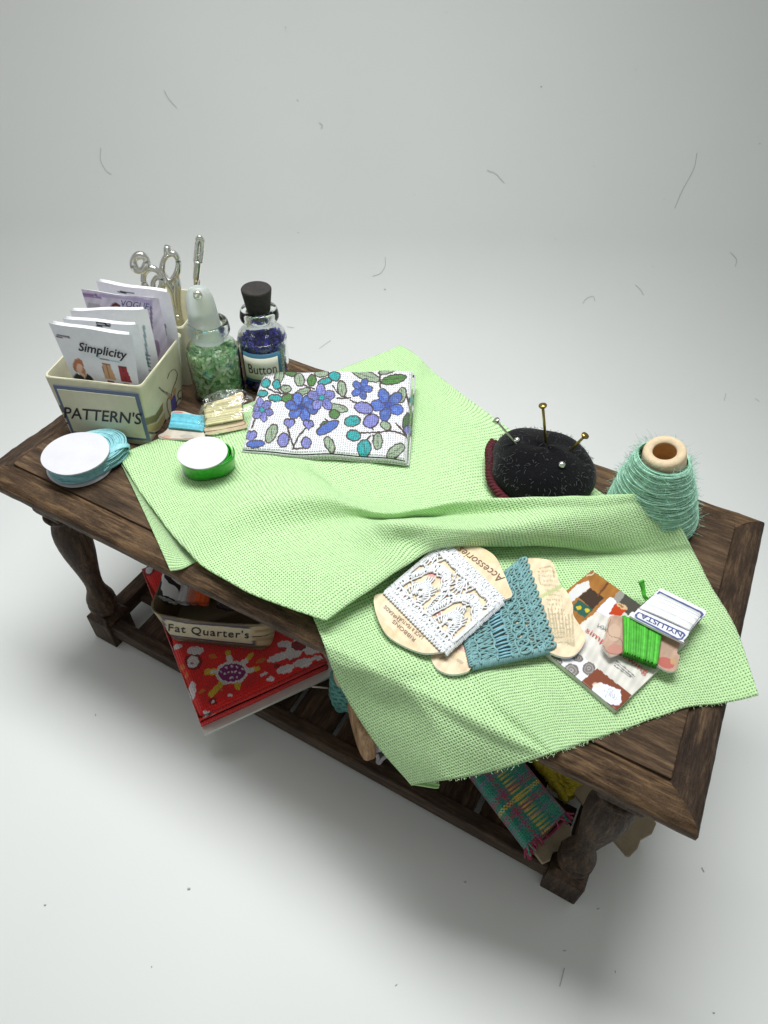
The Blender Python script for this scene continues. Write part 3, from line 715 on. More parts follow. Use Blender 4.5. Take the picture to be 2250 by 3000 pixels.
m = MB(); flat_ring(m, sp2, 1, 850, 335, 24, 36, 10, 9, 1); px_tube(m, sp2, 1, [(862, 372), (885, 430), (905, 480), (935, 560), (960, 660), (975, 760)], [10, 12, 16, 13, 9, 4]); m.build('handle', silver, sc1)
m = MB(); c_ = sp1(1, 962, 510) - HD * .06; m.lathe([(0.001, .03), (.05, .02), (.06, 0)], c_, 14, ax=[SD, V3(0, 0, 1), -HD]); m.build('pivot_screw', silver, sc1)
m = MB(); flat_ring(m, sp2, 1, 775, 362, 22, 12, 0, 6, 1); m.build('hanging_ring', silver, sc1)
sp3 = plat(so_ + HD * .42, sn)
sc2 = thing('scissors', (-5.9, 2.1, H + .1), 'middle silver scissors with a tall oval handle loop and a nub on top', 'scissors', 'silver scissors in the rear box')
m = MB(); flat_ring(m, sp3, 1, 920, 245, 43, 76, 8, 11, 1); px_tube(m, sp3, 1, [(905, 170), (903, 148), (905, 132)], [13, 12, 11]); m.build('handle', silver, sc2)
m = MB(); px_tube(m, sp3, 1, [(876, 285), (900, 320), (930, 370), (945, 430), (960, 500), (985, 560), (1000, 700)], [14, 14, 12, 12, 14, 12, 6]); m.build('blade', silver, sc2)
m = MB(); px_tube(m, sp3, 1, [(952, 300), (958, 340), (956, 400), (962, 460), (975, 540), (985, 700)], [11, 14, 15, 13, 11, 5]); m.build('blade', silver, sc2)
sc3 = thing('scissors', (-5.9, 2.4, H + .1), 'silver scissors seen edge-on behind the frosted stopper, tallest of the silver tools', 'scissors', 'silver scissors in the rear box')
sp4 = plat(V3(-5.92, 2.45, 0), sn)
m = MB(); px_tube(m, sp4, 1, [(1078, 90), (1070, 100), (1064, 130), (1060, 175), (1057, 215)], [9, 9, 8, 8, 9]); px_tube(m, sp4, 1, [(1080, 90), (1092, 105), (1094, 140), (1090, 180), (1084, 215)], [9, 9, 8, 8, 9])
px_tube(m, sp4, 1, [(1070, 212), (1068, 240), (1062, 300), (1058, 340), (1056, 520)], [15, 14, 13, 8, 6]); px_tube(m, sp4, 1, [(1066, 175), (1072, 182), (1086, 184)], [7, 7, 7]); px_tube(m, sp4, 1, [(1062, 98), (1078, 84), (1096, 98)], [6, 9, 6]); m.build('handle', silver, sc3)
m = MB(); px_tube(m, plat(V3(-5.92, 2.45, 0) + HD * .1 + SD * .05, sn), 1, [(1090, 95), (1088, 150), (1085, 210), (1078, 270), (1072, 340), (1068, 520)], [4, 6, 6, 6, 5, 4], flat=1.2); m.build('handle', silver, sc3)

# ================================================================== glass bottles
def bottle(name, label, c, R, hb, rn, hn, rr, ht, z0=H + .005):
    ro = thing(name, (c[0], c[1], z0), label, 'bottle')
    t_ = .045
    o = [(0.001, .03), (R * .5, .02), (R * .8, 0), (R * .94, .02), (R, .09), (R, .3), (R, hb - .34), (R * .985, hb - .24), (R * .93, hb - .12), (rn + (R - rn) * .45, hb - .03), (rn + .03, hb + .04), (rn, hb + .09), (rn, hn - .04),
         (rn + .03, hn), (rr - .02, hn + .03), (rr, hn + .08), (rr, hn + .14), (rr - .03, ht), (rr - .09, ht + .012)]
    i = [(rn - .05, ht - .02), (rn - t_ * 1.6, ht - .1), (rn - t_ * 1.6, hb + .06), (rn + (R - rn) * .4, hb - .09), (R * .93 - t_, hb - .19), (R - t_, hb - .32), (R - t_, .3), (R - t_, .14), (R * .85 - t_, .07), (.001, .065)]
    P = cr(np.array(o + i), 3); P[:, 0] = np.maximum(P[:, 0], .0005)
    MB().lathe(P, (c[0], c[1], z0), 64).build('glass_body', glass, ro, recalc=True)
    return ro
gb = (-4.72, 1.27); bb = (-4.0, 2.2)
g1 = bottle('glass_bottle', 'clear wide-necked bottle filled with pale green chips, frosted stopper on top', gb, .60, 1.42, .38, 1.62, .47, 1.90)
g2 = bottle('glass_bottle', 'clear bottle of dark blue beads with a lettered paper plate and black cork', bb, .57, 1.52, .32, 1.72, .44, 1.98)
# frosted stopper of the green bottle
fr_ = glass_m('frosted_plastic', (.93, .985, .97), .40, 1.35); fr_.set(Subsurface_Weight=0.0); fr_.b.inputs['Transmission Weight'].default_value = .70
def stopper():
    t = thing('bottle_stopper', (gb[0], gb[1], H + 1.5), 'frosted pale rounded stopper pushed into the neck of the green bottle', 'stopper')
    P = cr(np.array([(.001, 1.40), (.28, 1.41), (.32, 1.46), (.345, 1.7), (.345, 1.95), (.325, 2.2), (.305, 2.42), (.27, 2.58), (.20, 2.70), (.11, 2.765), (.001, 2.785)]), 5); P[:, 0] = np.maximum(P[:, 0], .0005)
    ax = [nrm([.88, .47, 0]), nrm([-.47, .88, 0]) , V3(0, 0, 1)]
    Q = P.copy(); m = MB(); m.lathe(P[::-1], (0, 0, 0), 40); v = m.v[0]; v[:, 1] *= .75; v = v @ np.array(ax); 
    v[:, 0] += gb[0] - .06; v[:, 1] += gb[1] - .02; v[:, 2] += H
    tl = (v[:, 2] - H - 1.4) * .04; v[:, :2] -= HD[:2] * tl[:, None]
    m.v[0] = v; m.build('stopper_body', fr_.m, t, recalc=True)
    c_ = pp(1, 1068, 395, V3(gb[0], gb[1], 0) - HD * .27, sn); m = MB(); m.lathe([(.001, .04), (.04, .05), (.08, .06), (.10, 0), (.07, -.06), (.001, -.09)], c_, 18, ax=[SD, V3(0, 0, 1), -HD]); m.build('metal_eyelet', silver, t)
stopper()
def cork():
    t = thing('bottle_cork', (bb[0], bb[1], H + 1.7), 'black tapered cork standing in the neck of the blue bottle', 'cork')
    P = [(.001, 1.80), (.22, 1.80), (.235, 1.84), (.27, 2.0), (.335, 2.44), (.335, 2.47), (.32, 2.49), (.001, 2.485)]
    km = simple('black_cork', (.020, .016, .014), .75, var=.5, scale=12, bump=.6, bscale=30, bdist=.02)
    MB().lathe(P, (bb[0], bb[1], H), 40).build('cork_body', km, t, angle=40)
cork()
def chips(name, label, c, R, z0, z1, n, cols, size, mats, nk=None):
    mb = MB(); cc = []
    hull = []
    for i in range(n):
        # most sit against the wall and on the top where they can be seen
        q = random.random()
        r = R * (.80 + .18 * random.random()) if q < .72 else R * math.sqrt(random.random()) * .93
        z = z0 + (z1 - z0) * random.random() if q < .72 else z1 - .12 * random.random()
        top = z1 - .10 * (1 + sin(r * 9 + 1)) * .5; z = min(z, top)
        a = random.random() * 2 * pi; ctr = V3(c[0] + r * cos(a), c[1] + r * sin(a), z)
        s_ = size * random.uniform(.6, 1.35); A_ = np.array([[random.gauss(0, 1) for _ in range(3)] for _ in range(3)]); Qm, _r = np.linalg.qr(A_)
        k = random.choice((4, 5, 6)); th = np.linspace(0, 2 * pi, k, endpoint=False) + random.random()
        rad = np.array([random.uniform(.6, 1.1) for _ in range(k)]) * s_
        top_ = np.stack([rad * np.cos(th), rad * np.sin(th), np.full(k, s_ * .28)], 1); bo = top_ * [.85, .85, -1]
        v = np.vstack([top_, bo]) @ Qm.T + ctr
        rr = np.hypot(v[:, 0] - c[0], v[:, 1] - c[1]); sc_ = np.minimum(1, (R - .002) / rr); v[:, 0] = c[0] + (v[:, 0] - c[0]) * sc_; v[:, 1] = c[1] + (v[:, 1] - c[1]) * sc_
        v[:, 2] = np.clip(v[:, 2], z0 - .02, z1 + .05)
        col = np.array(random.choice(cols)) * random.uniform(.7, 1.25)
        f = [tuple(range(k)), tuple(range(2 * k - 1, k - 1, -1))] + [(j, j + k, (j + 1) % k + k, (j + 1) % k) for j in range(k)]
        mb.add(v, f, col)
    core = MB(); P = [(.001, z0), (R * .78, z0), (R * .8, z0 + .1), (R * .8, z1 - .14), (.001, z1 - .1)]
    mb.lathe(P, (c[0], c[1], 0), 24, col=np.array(cols[0]) * .6)
    return mb.build(name, mats, None, smooth=False, col=True)
def chip_mat(name, tr, rough=.12):
    m = N(name); a = m.n('ShaderNodeVertexColor'); a.layer_name = 'Col'; m.l(a.outputs['Color'], m.b.inputs['Base Color']); m.set(Roughness=rough)
    m.b.inputs['Transmission Weight'].default_value = tr; m.b.inputs['Coat Weight'].default_value = .3
    return m.m
gch = chips('glass_chips', '', gb, .545, H + .09, H + 1.22, 1300, [(.34, .66, .28), (.58, .84, .44), (.18, .46, .17), (.72, .90, .58), (.34, .66, .32)], .092, chip_mat('green_chips', .25))
tag(gch, 'mass of translucent pale green glass chips inside the left bottle', 'glass chips', kind='stuff')
bch = chips('glass_beads', '', bb, .515, H + .09, H + 1.30, 1100, [(.012, .014, .30), (.02, .02, .45), (.008, .01, .16), (.03, .035, .55)], .065, chip_mat('blue_beads', .2, .08))
tag(bch, 'mass of dark cobalt blue glass beads inside the right bottle', 'glass beads', kind='stuff')
# paper plate wrapped round the blue bottle
def wrap_plate():
    R = .585; ang0 = math.atan2(CAM[1] - bb[1], CAM[0] - bb[0])
    def cyl(z, a, r=R): return V3(bb[0] + r * cos(a), bb[1] + r * sin(a), z)
    a0, a1 = ang0 - .95, ang0 + .62; z0, z1 = H + .40, H + 1.16
    def patch(aa, ab, za, zb, r, name, mat, par):
        m = MB(); A_ = np.linspace(aa, ab, 40); rr = r + .05 * np.clip((A_ - (a1 - .14)) / .14, 0, 1) ** 2
        P = np.array([[cyl(z, a, q) for z in np.linspace(za, zb, 4)] for a, q in zip(A_, rr)]); m.grid(P); o = m.build(name, mat, par)
        so = o.modifiers.new('thickness', 'SOLIDIFY'); so.thickness = .012; return o
    teal = simple('teal_border', (.04, .14, .22), .4, var=.04, bump=.05)
    b_ = patch(a0, a1, z0, z1, R, 'label_border', teal, g2)
    patch(a0 + .03, a1 - .10, z0 + .085, z1 - .105, R + .014, 'label_card', simple('label_cream_b', (.66, .66, .54), .4, var=.04, bump=.05), b_)
    v, f = text_fit('Button', 1.0, .25)
    am = ang0 - .14; P = np.array([cyl(H + .77 + q[1] * 1.0, am + q[0] * .66 / R * .98, R + .034) for q in v]); MB().add(P, f).build('writing', ink, b_, smooth=False)
wrap_plate()

# ================================================================== pincushion, pins, yarn cone
felt = N('black_felt'); c = felt.ramp(felt.noise(30, 8, rough=.85), [(.5, (.004, .004, .005)), (.66, (.012, .012, .014)), (.74, (.05, .05, .055))]); felt.l(c, felt.b.inputs['Base Color']); felt.set(Roughness=1.0); felt.b.inputs['Specular IOR Level'].default_value = .05
felt.b.inputs['Sheen Weight'].default_value = .12; felt.bump(felt.noise(25, 5), .7, .03); felt = felt.m
CC = V3(3.0, 2.2, H - .24)
pc = thing('pincushion', CC, 'black felt dome pincushion edged with dark red braid, beside the green yarn cone', 'pincushion')
P = []
for ph in np.linspace(0.001, pi * .62, 34):
    row = []
    for th in np.linspace(0, 2 * pi, 72, endpoint=False):
        r = 1.04 * (1 + .02 * cos(5 * th)) * (sin(ph) ** .85)
        notch = math.exp(-((((th - 3.55 + pi) % (2 * pi)) - pi) / .35) ** 2) * .12 * sin(ph)
        z = .62 + .56 * cos(ph) * (1 if cos(ph) > 0 else 1.6)
        row.append((r * (1 - notch) * cos(th) * 1.03, r * (1 - notch) * sin(th) * .98, z + .02 * sin(3 * th + 6 * ph)))
    P.append(row)
P = np.array(P); P[..., 0] *= 1.06
mb = MB(); mb.grid(P + CC, wrapv=True); mb.build('cushion_dome', felt, pc)
crim = simple('crimson_braid', (.085, .006, .012), .9, var=.4, scale=14, bump=.6, bscale=30, bdist=.02)
mb = MB(); t = np.linspace(radians(168), radians(262), 90)
hgt = np.interp(t, [t[0], t[25], t[-1]], [.66, .60, .34])
for k in range(3):
    ph = 2 * pi * k / 3 + np.arange(90) * .55
    rr = 1.10 + .05 * np.cos(ph) - .10 * np.exp(-((t - 3.55) / .35) ** 2)
    mb.tube(CC + np.stack([rr * np.cos(t) * 1.08, rr * np.sin(t) * .98, hgt + .06 * np.sin(ph)], 1), .042, 6)
mb.build('braid_trim', crim, pc)
mb = MB()
for i in range(420):                            # fine fuzz on the felt
    ph = math.acos(1 - random.random() * .95); th = random.random() * 2 * pi; r = 1.04 * sin(ph) ** .85
    b0 = CC + V3(r * cos(th) * 1.09, r * sin(th) * .98, .62 + .56 * cos(ph) + .01); d = nrm(V3(cos(th) * sin(ph), sin(th) * sin(ph), cos(ph)) + rng.normal(0, .9, 3)); l_ = random.uniform(.03, .10)
    mb.tube(np.array([b0 - d * .02, b0 + d * l_ * .5, b0 + d * l_ + V3(0, 0, -.03)]), .0035, 3, cap=False)
tag(mb.build('felt_fuzz', simple('dark_fuzz', (.10, .10, .11), .9, bump=0), pc), kind='stuff')
def cush_hit(k, x, y):
    d = ray(k, x, y)
    for z in np.linspace(8, 6.5, 400):
        p = CAM + d * (z - CAM[2]) / d[2]; c_ = (z - CC[2] - .62) / .56
        if abs(c_) < 1 and np.hypot((p[0] - CC[0]) / 1.09, (p[1] - CC[1]) / .98) < 1.04 * math.sqrt(1 - c_ * c_) ** .85: return p
    return pz(k, x, y, 7.2)
def pin(label, k, head, foot, zf, zh, r, hr, mat, flat=True):
    a = cush_hit(k, *foot); b = pz(k, *head, a[2] + zh); t = thing('pin', a, label, 'pin', 'pins stuck in the black pincushion')
    d = nrm(b - a); m = MB(); m.tube(np.array([a - d * .25, a, (a + b) / 2, b]), r, 10); m.build('shaft', mat, t)
    e1 = nrm(np.cross(d, [0, 1, .2])); e2 = np.cross(d, e1)
    m = MB(); m.lathe([(.001, -.05), (r, -.045), (hr * .8, -.01), (hr, .015), (hr * .95, .04), (.001, .045)] if flat else [(.001, -hr), (hr * .7, -hr * .7), (hr, 0), (hr * .7, hr * .7), (.001, hr)], b, 20, ax=[e1, e2, d]); m.build('head', mat, t)
pin('tall brass pin standing upright in the top of the cushion', 4, (443, 76), (460, 270), 0, .88, .028, .082, brass)
pin('short brass pin leaning right out of the cushion', 4, (668, 236), (592, 312), 0, .42, .028, .082, brass)
pin('silver flat-headed pin leaning left out of the cushion', 4, (194, 154), (298, 278), 0, .52, .026, .075, steel)
def ballpin(label, k, px, z, r):
    b = cush_hit(k, *px); b = b + nrm(CAM - b) * r * .8; t = thing('ball_pin', b, label, 'pin', 'round-headed pins pressed into the black pincushion')
    P = [(r * sin(q) + .0005, r * cos(q)) for q in np.linspace(0, pi, 14)]; MB().lathe(P, b, 22).build('head', silver, t)
    d = nrm(b - (CC + V3(0, 0, .5))); MB().tube(np.array([b - d * .35, b - d * .1, b]), .02, 8).build('shaft', steel, t)
ballpin('silver ball-headed pin pressed into the front of the cushion', 4, (545, 391), 7.50, .075)
ballpin('silver ball-headed pin at the left, beside the foot of the leaning silver pin', 4, (305, 257), 7.50, .06)

yarn_g = simple('green_yarn', (.38, .68, .52), .85, var=.25, scale=9, bump=.6, bscale=50, bdist=.015); 
CO = V3(5.36, 2.36, H); CT = V3(5.14, 2.02, H + 1.86)
def cone_pt(t, th, r): return CO + (CT - CO) * t + V3(r * cos(th), r * sin(th), 0)
yc = thing('yarn_cone', CO, 'mint green yarn wound on a tapering cardboard cone standing on the table', 'yarn cone')
card_core = simple('pale_cardboard', (.62, .50, .33), .8, var=.12, scale=12, bump=.4, bscale=30, bdist=.012)
core_in = simple('tan_cardboard', (.50, .30, .12), .8, var=.15, scale=8, bump=.3)
def conr(t): return np.interp(t, [0, .12, .5, .85, 1], [.84, .87, .72, .50, .41])
mb = MB()
for layer, (turns, tw, off) in enumerate(((96, 0, 0.0), (44, 2.1, .012), (38, -2.4, .022))):
    n = int(turns * 64); q = np.linspace(0, 1, n); th = q * turns * 2 * pi
    t = .015 + .945 * q if layer == 0 else .03 + .9 * (.5 - .5 * np.cos(q * pi * (9 if layer == 1 else 8)))
    t = np.clip(t * .955 + .009 * np.sin(th * 1.0 + layer) + .008 * np.sin(th * .37), .01, .945); r = conr(t) + off + .008 * np.sin(th * 3.7)
    mb.tube(np.stack([CO[0] + (CT - CO)[0] * t + r * np.cos(th), CO[1] + (CT - CO)[1] * t + r * np.sin(th), CO[2] + (CT - CO)[2] * t], 1), .0125, 5)
tt = np.linspace(0, .92, 24); P = np.array([[cone_pt(q, a, conr(q) - .02) for a in np.linspace(0, 2 * pi, 40, endpoint=False)] for q in tt])
mb.grid(P * 1.0, wrapv=True); mb.build('yarn_winding', yarn_g, yc)
mb = MB(); tilt = nrm(CT - CO + V3(-.12, -.10, 0)); e1 = nrm(np.cross([0, 1, 0], tilt)); e2 = np.cross(tilt, e1)
mb.lathe([(.40, -.3), (.375, .0), (.35, .045), (.30, .055), (.225, .045), (.205, 0)], CT + V3(0, 0, -.0), 44, ax=[e1, e2, tilt]); mb.build('cone_rim', card_core, yc)
mb = MB(); mb.lathe([(.208, .02), (.22, -.2), (.23, -.42), (.001, -.44)], CT, 44, ax=[e1, e2, tilt]); mb.build('cone_hole', core_in, yc)
mb = MB()
for i in range(1300):
    t = random.random() ** .8; th = random.uniform(0, 2 * pi); r = conr(t) + .03; b0 = cone_pt(t, th, r); o_ = V3(cos(th), sin(th), .2)
    d = nrm(o_ + rng.normal(0, .8, 3)); l_ = random.uniform(.03, .13); b2 = rng.normal(0, .05, 3)
    mb.tube(cr(np.array([b0, b0 + d * l_ * .5 + b2 * .4, b0 + d * l_ + b2]), 3), .0022, 3, cap=False)
tag(mb.build('yarn_fuzz', simple('green_fuzz', (.34, .62, .48), .9, bump=0), yc), kind='stuff')

# ================================================================== floss reel and ribbon reel
disc_m = simple('white_card_disc', (.60, .60, .645), .6, var=.05, scale=2, bump=.4, bscale=9, bdist=.015)
floss = simple('teal_floss', (.27, .57, .62), .5, var=.2, scale=10, bump=.5, bscale=60, bdist=.01); 
RC = pz(1, 437, 1316, H + .04)
rl = thing('floss_reel', RC, 'pale blue floss wound between two white card discs, at the left end of the table', 'thread reel')
def disc(c, rx, ry, z, th, ax, name, mat, par, n=60, wob=.01):
    a = np.linspace(0, 2 * pi, n, endpoint=False); e1, e2 = ax
    p = np.array([c + e1 * rx * cos(q) * (1 + wob * sin(3 * q + 1)) + e2 * ry * sin(q) * (1 + wob * sin(5 * q)) + V3(0, 0, z + wob * .8 * sin(2 * q)) for q in a]); m = MB(); m.prism(p, (0, 0, th)); return m.build(name, mat, par, angle=50)
ex, ey = V3(1, 0, 0), V3(0, 1, 0)
disc(RC, .68, .66, .0, .03, (ex, ey), 'card_disc', disc_m, rl, wob=.012)
RT = pz(1, 410, 1250, H + .46); disc(RT, .68, .665, 0, .025, (ex, ey), 'card_disc', disc_m, rl, wob=.01)
mb = MB()
rgt = nrm(pz(1, 640, 1250, H + .2) - pz(1, 430, 1330, H + .2))
for i in range(88):
    z = .06 + .30 * (i % 11) / 10; r0 = .47 + .020 * (i // 11); a = np.linspace(0, 2 * pi, 70, endpoint=False); ca = np.cos(a - math.atan2(rgt[1], rgt[0]))
    bul = np.where(ca > .3, ((ca - .3) / .7) ** 2.0, 0) * (.26 + .05 * sin(i * 1.7) + .12 * (i // 11) / 7); r = r0 + bul + .008 * np.sin(a * 5 + i)
    zz = z + .012 * np.sin(a * 3 + i) + bul * .06 * sin(i * 2.3)
    mb.tube(np.stack([RC[0] + r * np.cos(a), RC[1] + r * np.sin(a), RC[2] + np.clip(zz, .06, .36)], 1), .017, 5, closed=True)
a = np.linspace(0, 2 * pi, 40, endpoint=False); mb.grid(np.array([[V3(RC[0] + .46 * cos(q), RC[1] + .46 * sin(q), RC[2] + z) for q in a] for z in (.03, .41)]), wrapv=True)
for i in range(13):
    o = (i - 6) * 4
    pts = [(545, 1275 + o * .4, .34), (600, 1235 + o * .5, .4), (650, 1212 + o * .45, .42), (688, 1207 + o * .3, .34), (697, 1222 + o * .2, .24), (660, 1250 + o * .3, .2), (600, 1300 + o * .3, .2), (560, 1340 + o * .3, .2)]
    mb.tube(cr(np.array([pz(1, x, y, H + z) for x, y, z in pts]), 8), .019, 5)
mb.build('floss_winding', floss, rl)
GC = pz(1, 1104, 1322, H + .09)
gr = thing('ribbon_reel', GC, 'bright green ribbon wound between small white card discs, standing on the green cloth', 'ribbon reel')
rib = N('green_ribbon'); rc = rib.ramp(rib.noise(14, 4), [(.3, (.005, .22, .005)), (.7, (.03, .42, .02))]); rib.l(rc, rib.b.inputs['Base Color']); rib.set(Roughness=.28); rib.b.inputs['Coat Weight'].default_value = .4; rib.bump(rib.noise(9, 3), .4, .03); rib = rib.m
GT = pz(1, 1095, 1248, H + .62); disc(GT, .51, .50, 0, .022, (ex, ey), 'card_disc', disc_m, gr, wob=.006)
disc(GC + V3(.03, .02, 0), .51, .50, -.03, .02, (ex, ey), 'card_disc', disc_m, gr, wob=.012)
mb = MB(); n = 300; q = np.linspace(0, 1, n); th = q * 2 * pi * 5 + .9; dr_ = math.atan2(.55, .83); r = .36 + .11 * q + .006 * np.sin(th * 4) + np.clip(np.cos(th - dr_) - .35, 0, 1) ** 1.5 * .34 * q
ctr = (GC + GT) / 2
P = np.stack([np.stack([GC[0] + (GT - GC)[0] * f + r * np.cos(th), GC[1] + (GT - GC)[1] * f + r * np.sin(th), np.full(n, GC[2] + (GT - GC)[2] * f)], 1) for f in (.02, .25, .5, .75, .97)], 1)
mb.grid(P)
o = mb.build('ribbon_winding', rib, gr); so = o.modifiers.new('thickness', 'SOLIDIFY'); so.thickness = .015

# ================================================================== cards wound with thread
def outline(k, pts, at, closed=True, sub=5): return np.array([at(k, *q) for q in (cr(np.array(pts, float), sub, True) if sub > 1 else pts)])
def slab(k, pts, at, n_, th, name, mat, par, paint=None, sub=5, dens=None, edge=None):
    """flat card: painted top grid cut to the outline plus its edge"""
    o = outline(k, pts, at, sub=sub); n_ = nrm(n_)
    q = cr(np.array(pts, float), sub, True) if sub > 1 else np.array(pts, float)
    m = MB(); m.prism(o, n_ * th); e = m.build(name, edge or mat, par, smooth=False)
    if paint is not None:
        d = dens or 70; lo, hi = q.min(0), q.max(0)
        # polar grid from the centre to the outline keeps the edge exact
        c_ = q.mean(0); rings = np.linspace(0.0, 1, d)[:, None, None]; qq = cr(np.array(pts, float), max(2, int(220 / len(pts))), True) if sub > 1 else np.vstack([np.linspace(q[i], q[(i + 1) % len(q)], 40, endpoint=False) for i in range(len(q))])
        G = c_ + (qq[None] - c_) * rings; P = np.array([[at(k, *p) for p in row] for row in G]) + n_ * (th + .004)
        m = MB(); m.grid(P, wrapv=True, col=paint(P.reshape(-1, 3))); m.build('printed_face', print_card, e, col=True)
    return e
def wind(name, at, k, quad, n_, mat, par, count, r, thick, jit=.3, wave=0, under=.0, layers=1):
    """threads wound round a card; quad = (a0, a1, b1, b0): strand i goes from edge a to edge b, and back below"""
    a0, a1, b1, b0 = [at(k, *q) for q in quad]; n_ = nrm(n_); m = MB()
    for L in range(layers):
        for i in range(count):
            t = (i + .5) / count; ja = random.uniform(-jit, jit) / count; jb = random.uniform(-jit, jit) / count
            if L: ja += random.uniform(-1.5, 1.5) / count; jb += random.uniform(-1.5, 1.5) / count
            A_ = a0 + (a1 - a0) * np.clip(t + ja, 0, 1); B_ = b0 + (b1 - b0) * np.clip(t + jb, 0, 1); d = B_ - A_; h = thick + L * r * 1.3
            s_ = np.linspace(0, 1, 12)[:, None]; e = nrm(d)
            top = A_ + d * s_ + n_ * (h * (.75 + .25 * np.sin(s_ * pi) ** .5)) + (np.cross(n_, e) * wave * np.sin(s_ * 9 + i))
            bot = (B_ + d * 0) - d * s_ - n_ * (under + r)
            loop = np.vstack([top, [B_ + e * r * 1.2 + n_ * h * .3], bot[1:-1], [A_ - e * r * 1.2 + n_ * h * .3]])
            k_ = random.uniform(.72, 1.2); m.tube(loop, r * random.uniform(.85, 1.1), 6, closed=True, col=(k_, k_, k_))
    nt = mat.node_tree; mx = [q for q in nt.nodes if q.type == 'MIX'][0]
    if not any(q.type == 'VERTEX_COLOR' for q in nt.nodes):
        vc = nt.nodes.new('ShaderNodeVertexColor'); vc.layer_name = 'Col'; m2 = nt.nodes.new('ShaderNodeMix'); m2.data_type = 'RGBA'; m2.blend_type = 'MULTIPLY'; m2.inputs[0].default_value = 1; m2.inputs[6].default_value = mx.inputs[6].default_value
        nt.links.new(vc.outputs['Color'], m2.inputs[7]); nt.links.new(m2.outputs[2], mx.inputs[6])
    return m.build(name, mat, par, col=True)
up = V3(0, 0, 1)
pink_brown = lambda V, k: None
def card_paint(k, base, spots, line=None, ns=.08):
    def f(V):
        p = Paint(k, V, base); p.noise(ns, 45)
        for s_ in spots: p.ell(*s_)
        if line is not None: p.line(*line)
        return p.c
    return f
# --- light blue thread card
at_b = plane3(pz(1, 865, 1160, H + .10), pz(1, 1095, 1175, H + .10), pz(1, 1000, 1035, H + .28)); nb_ = V3(.02, -.12, 1)
bc = thing('thread_card', pz(1, 1000, 1110, H), 'small floral card wound with bright blue thread, lying by the cream box', 'thread card')
slab(1, [(858, 1158), (890, 1140), (915, 1110), (925, 1060), (932, 1030), (985, 1028), (1030, 1040), (1068, 1048), (1112, 1052), (1118, 1075), (1100, 1130), (1108, 1160), (1090, 1178), (1000, 1180), (900, 1178), (865, 1172)], at_b, nb_, .03, 'card', white_paper, bc,
     card_paint(1, (.50, .44, .37), [(960, 1035, 30, 12, 0, (.45, .13, .11)), (1040, 1045, 25, 9, 0, (.4, .25, .18)), (1010, 1160, 40, 12, 5, (.38, .36, .30)), (900, 1160, 20, 9, 0, (.5, .3, .2))], ([(862, 1158), (900, 1170), (1000, 1172), (1095, 1166)], 4, (.25, .1, .06))))
wind('thread', at_b, 1, [(938, 1048), (1112, 1070), (1090, 1140), (905, 1118)][0:1] + [(915, 1118), (1092, 1136), (1112, 1072)], nb_, simple('blue_thread', (.09, .42, .58), .6, var=.2, scale=12, bump=.5, bscale=60), bc, 9, .036, .10) if False else \
wind('thread', at_b, 1, [(938, 1046), (918, 1122), (1096, 1140), (1112, 1068)], nb_, simple('blue_thread', (.13, .50, .62), .6, var=.2, scale=12, bump=.5, bscale=60), bc, 13, .030, .08)
# --- cream thread card in a small clear bag
at_c = plane3(pz(1, 1095, 1145, H + .12), pz(1, 1330, 1110, H + .12), pz(1, 1200, 950, H + .62)); nc_ = nrm(np.cross(pz(1, 1330, 1110, H + .12) - pz(1, 1095, 1145, H + .12), pz(1, 1200, 950, H + .62) - pz(1, 1095, 1145, H + .12)))
cc_ = thing('thread_card', pz(1, 1210, 1100, H), 'scalloped card wound with cream thread inside a small clear bag, by the green bottle', 'thread card')
slab(1, [(1092, 1140), (1098, 1120), (1118, 1095), (1112, 1060), (1102, 1020), (1085, 1012), (1110, 985), (1150, 972), (1200, 960), (1250, 940), (1300, 920), (1315, 935), (1308, 960), (1298, 990), (1305, 1040), (1310, 1068), (1332, 1085), (1328, 1112), (1280, 1125), (1200, 1140), (1130, 1150)], at_c, nc_, .03, 'card', white_paper, cc_,
     card_paint(1, (.66, .50, .33), [(1210, 1110, 80, 9, -8, (.72, .6, .42))], ([(1098, 1135), (1150, 1128), (1250, 1110), (1322, 1092), (1300, 1072), (1200, 1092), (1110, 1112), (1098, 1135)], 4, (.2, .09, .05))))
wind('thread', at_c, 1, [(1112, 985), (1118, 1100), (1306, 1066), (1296, 945)], nc_, simple('cream_thread', (.66, .61, .36), .7, var=.12, scale=12, bump=.5, bscale=60), cc_, 20, .028, .08)
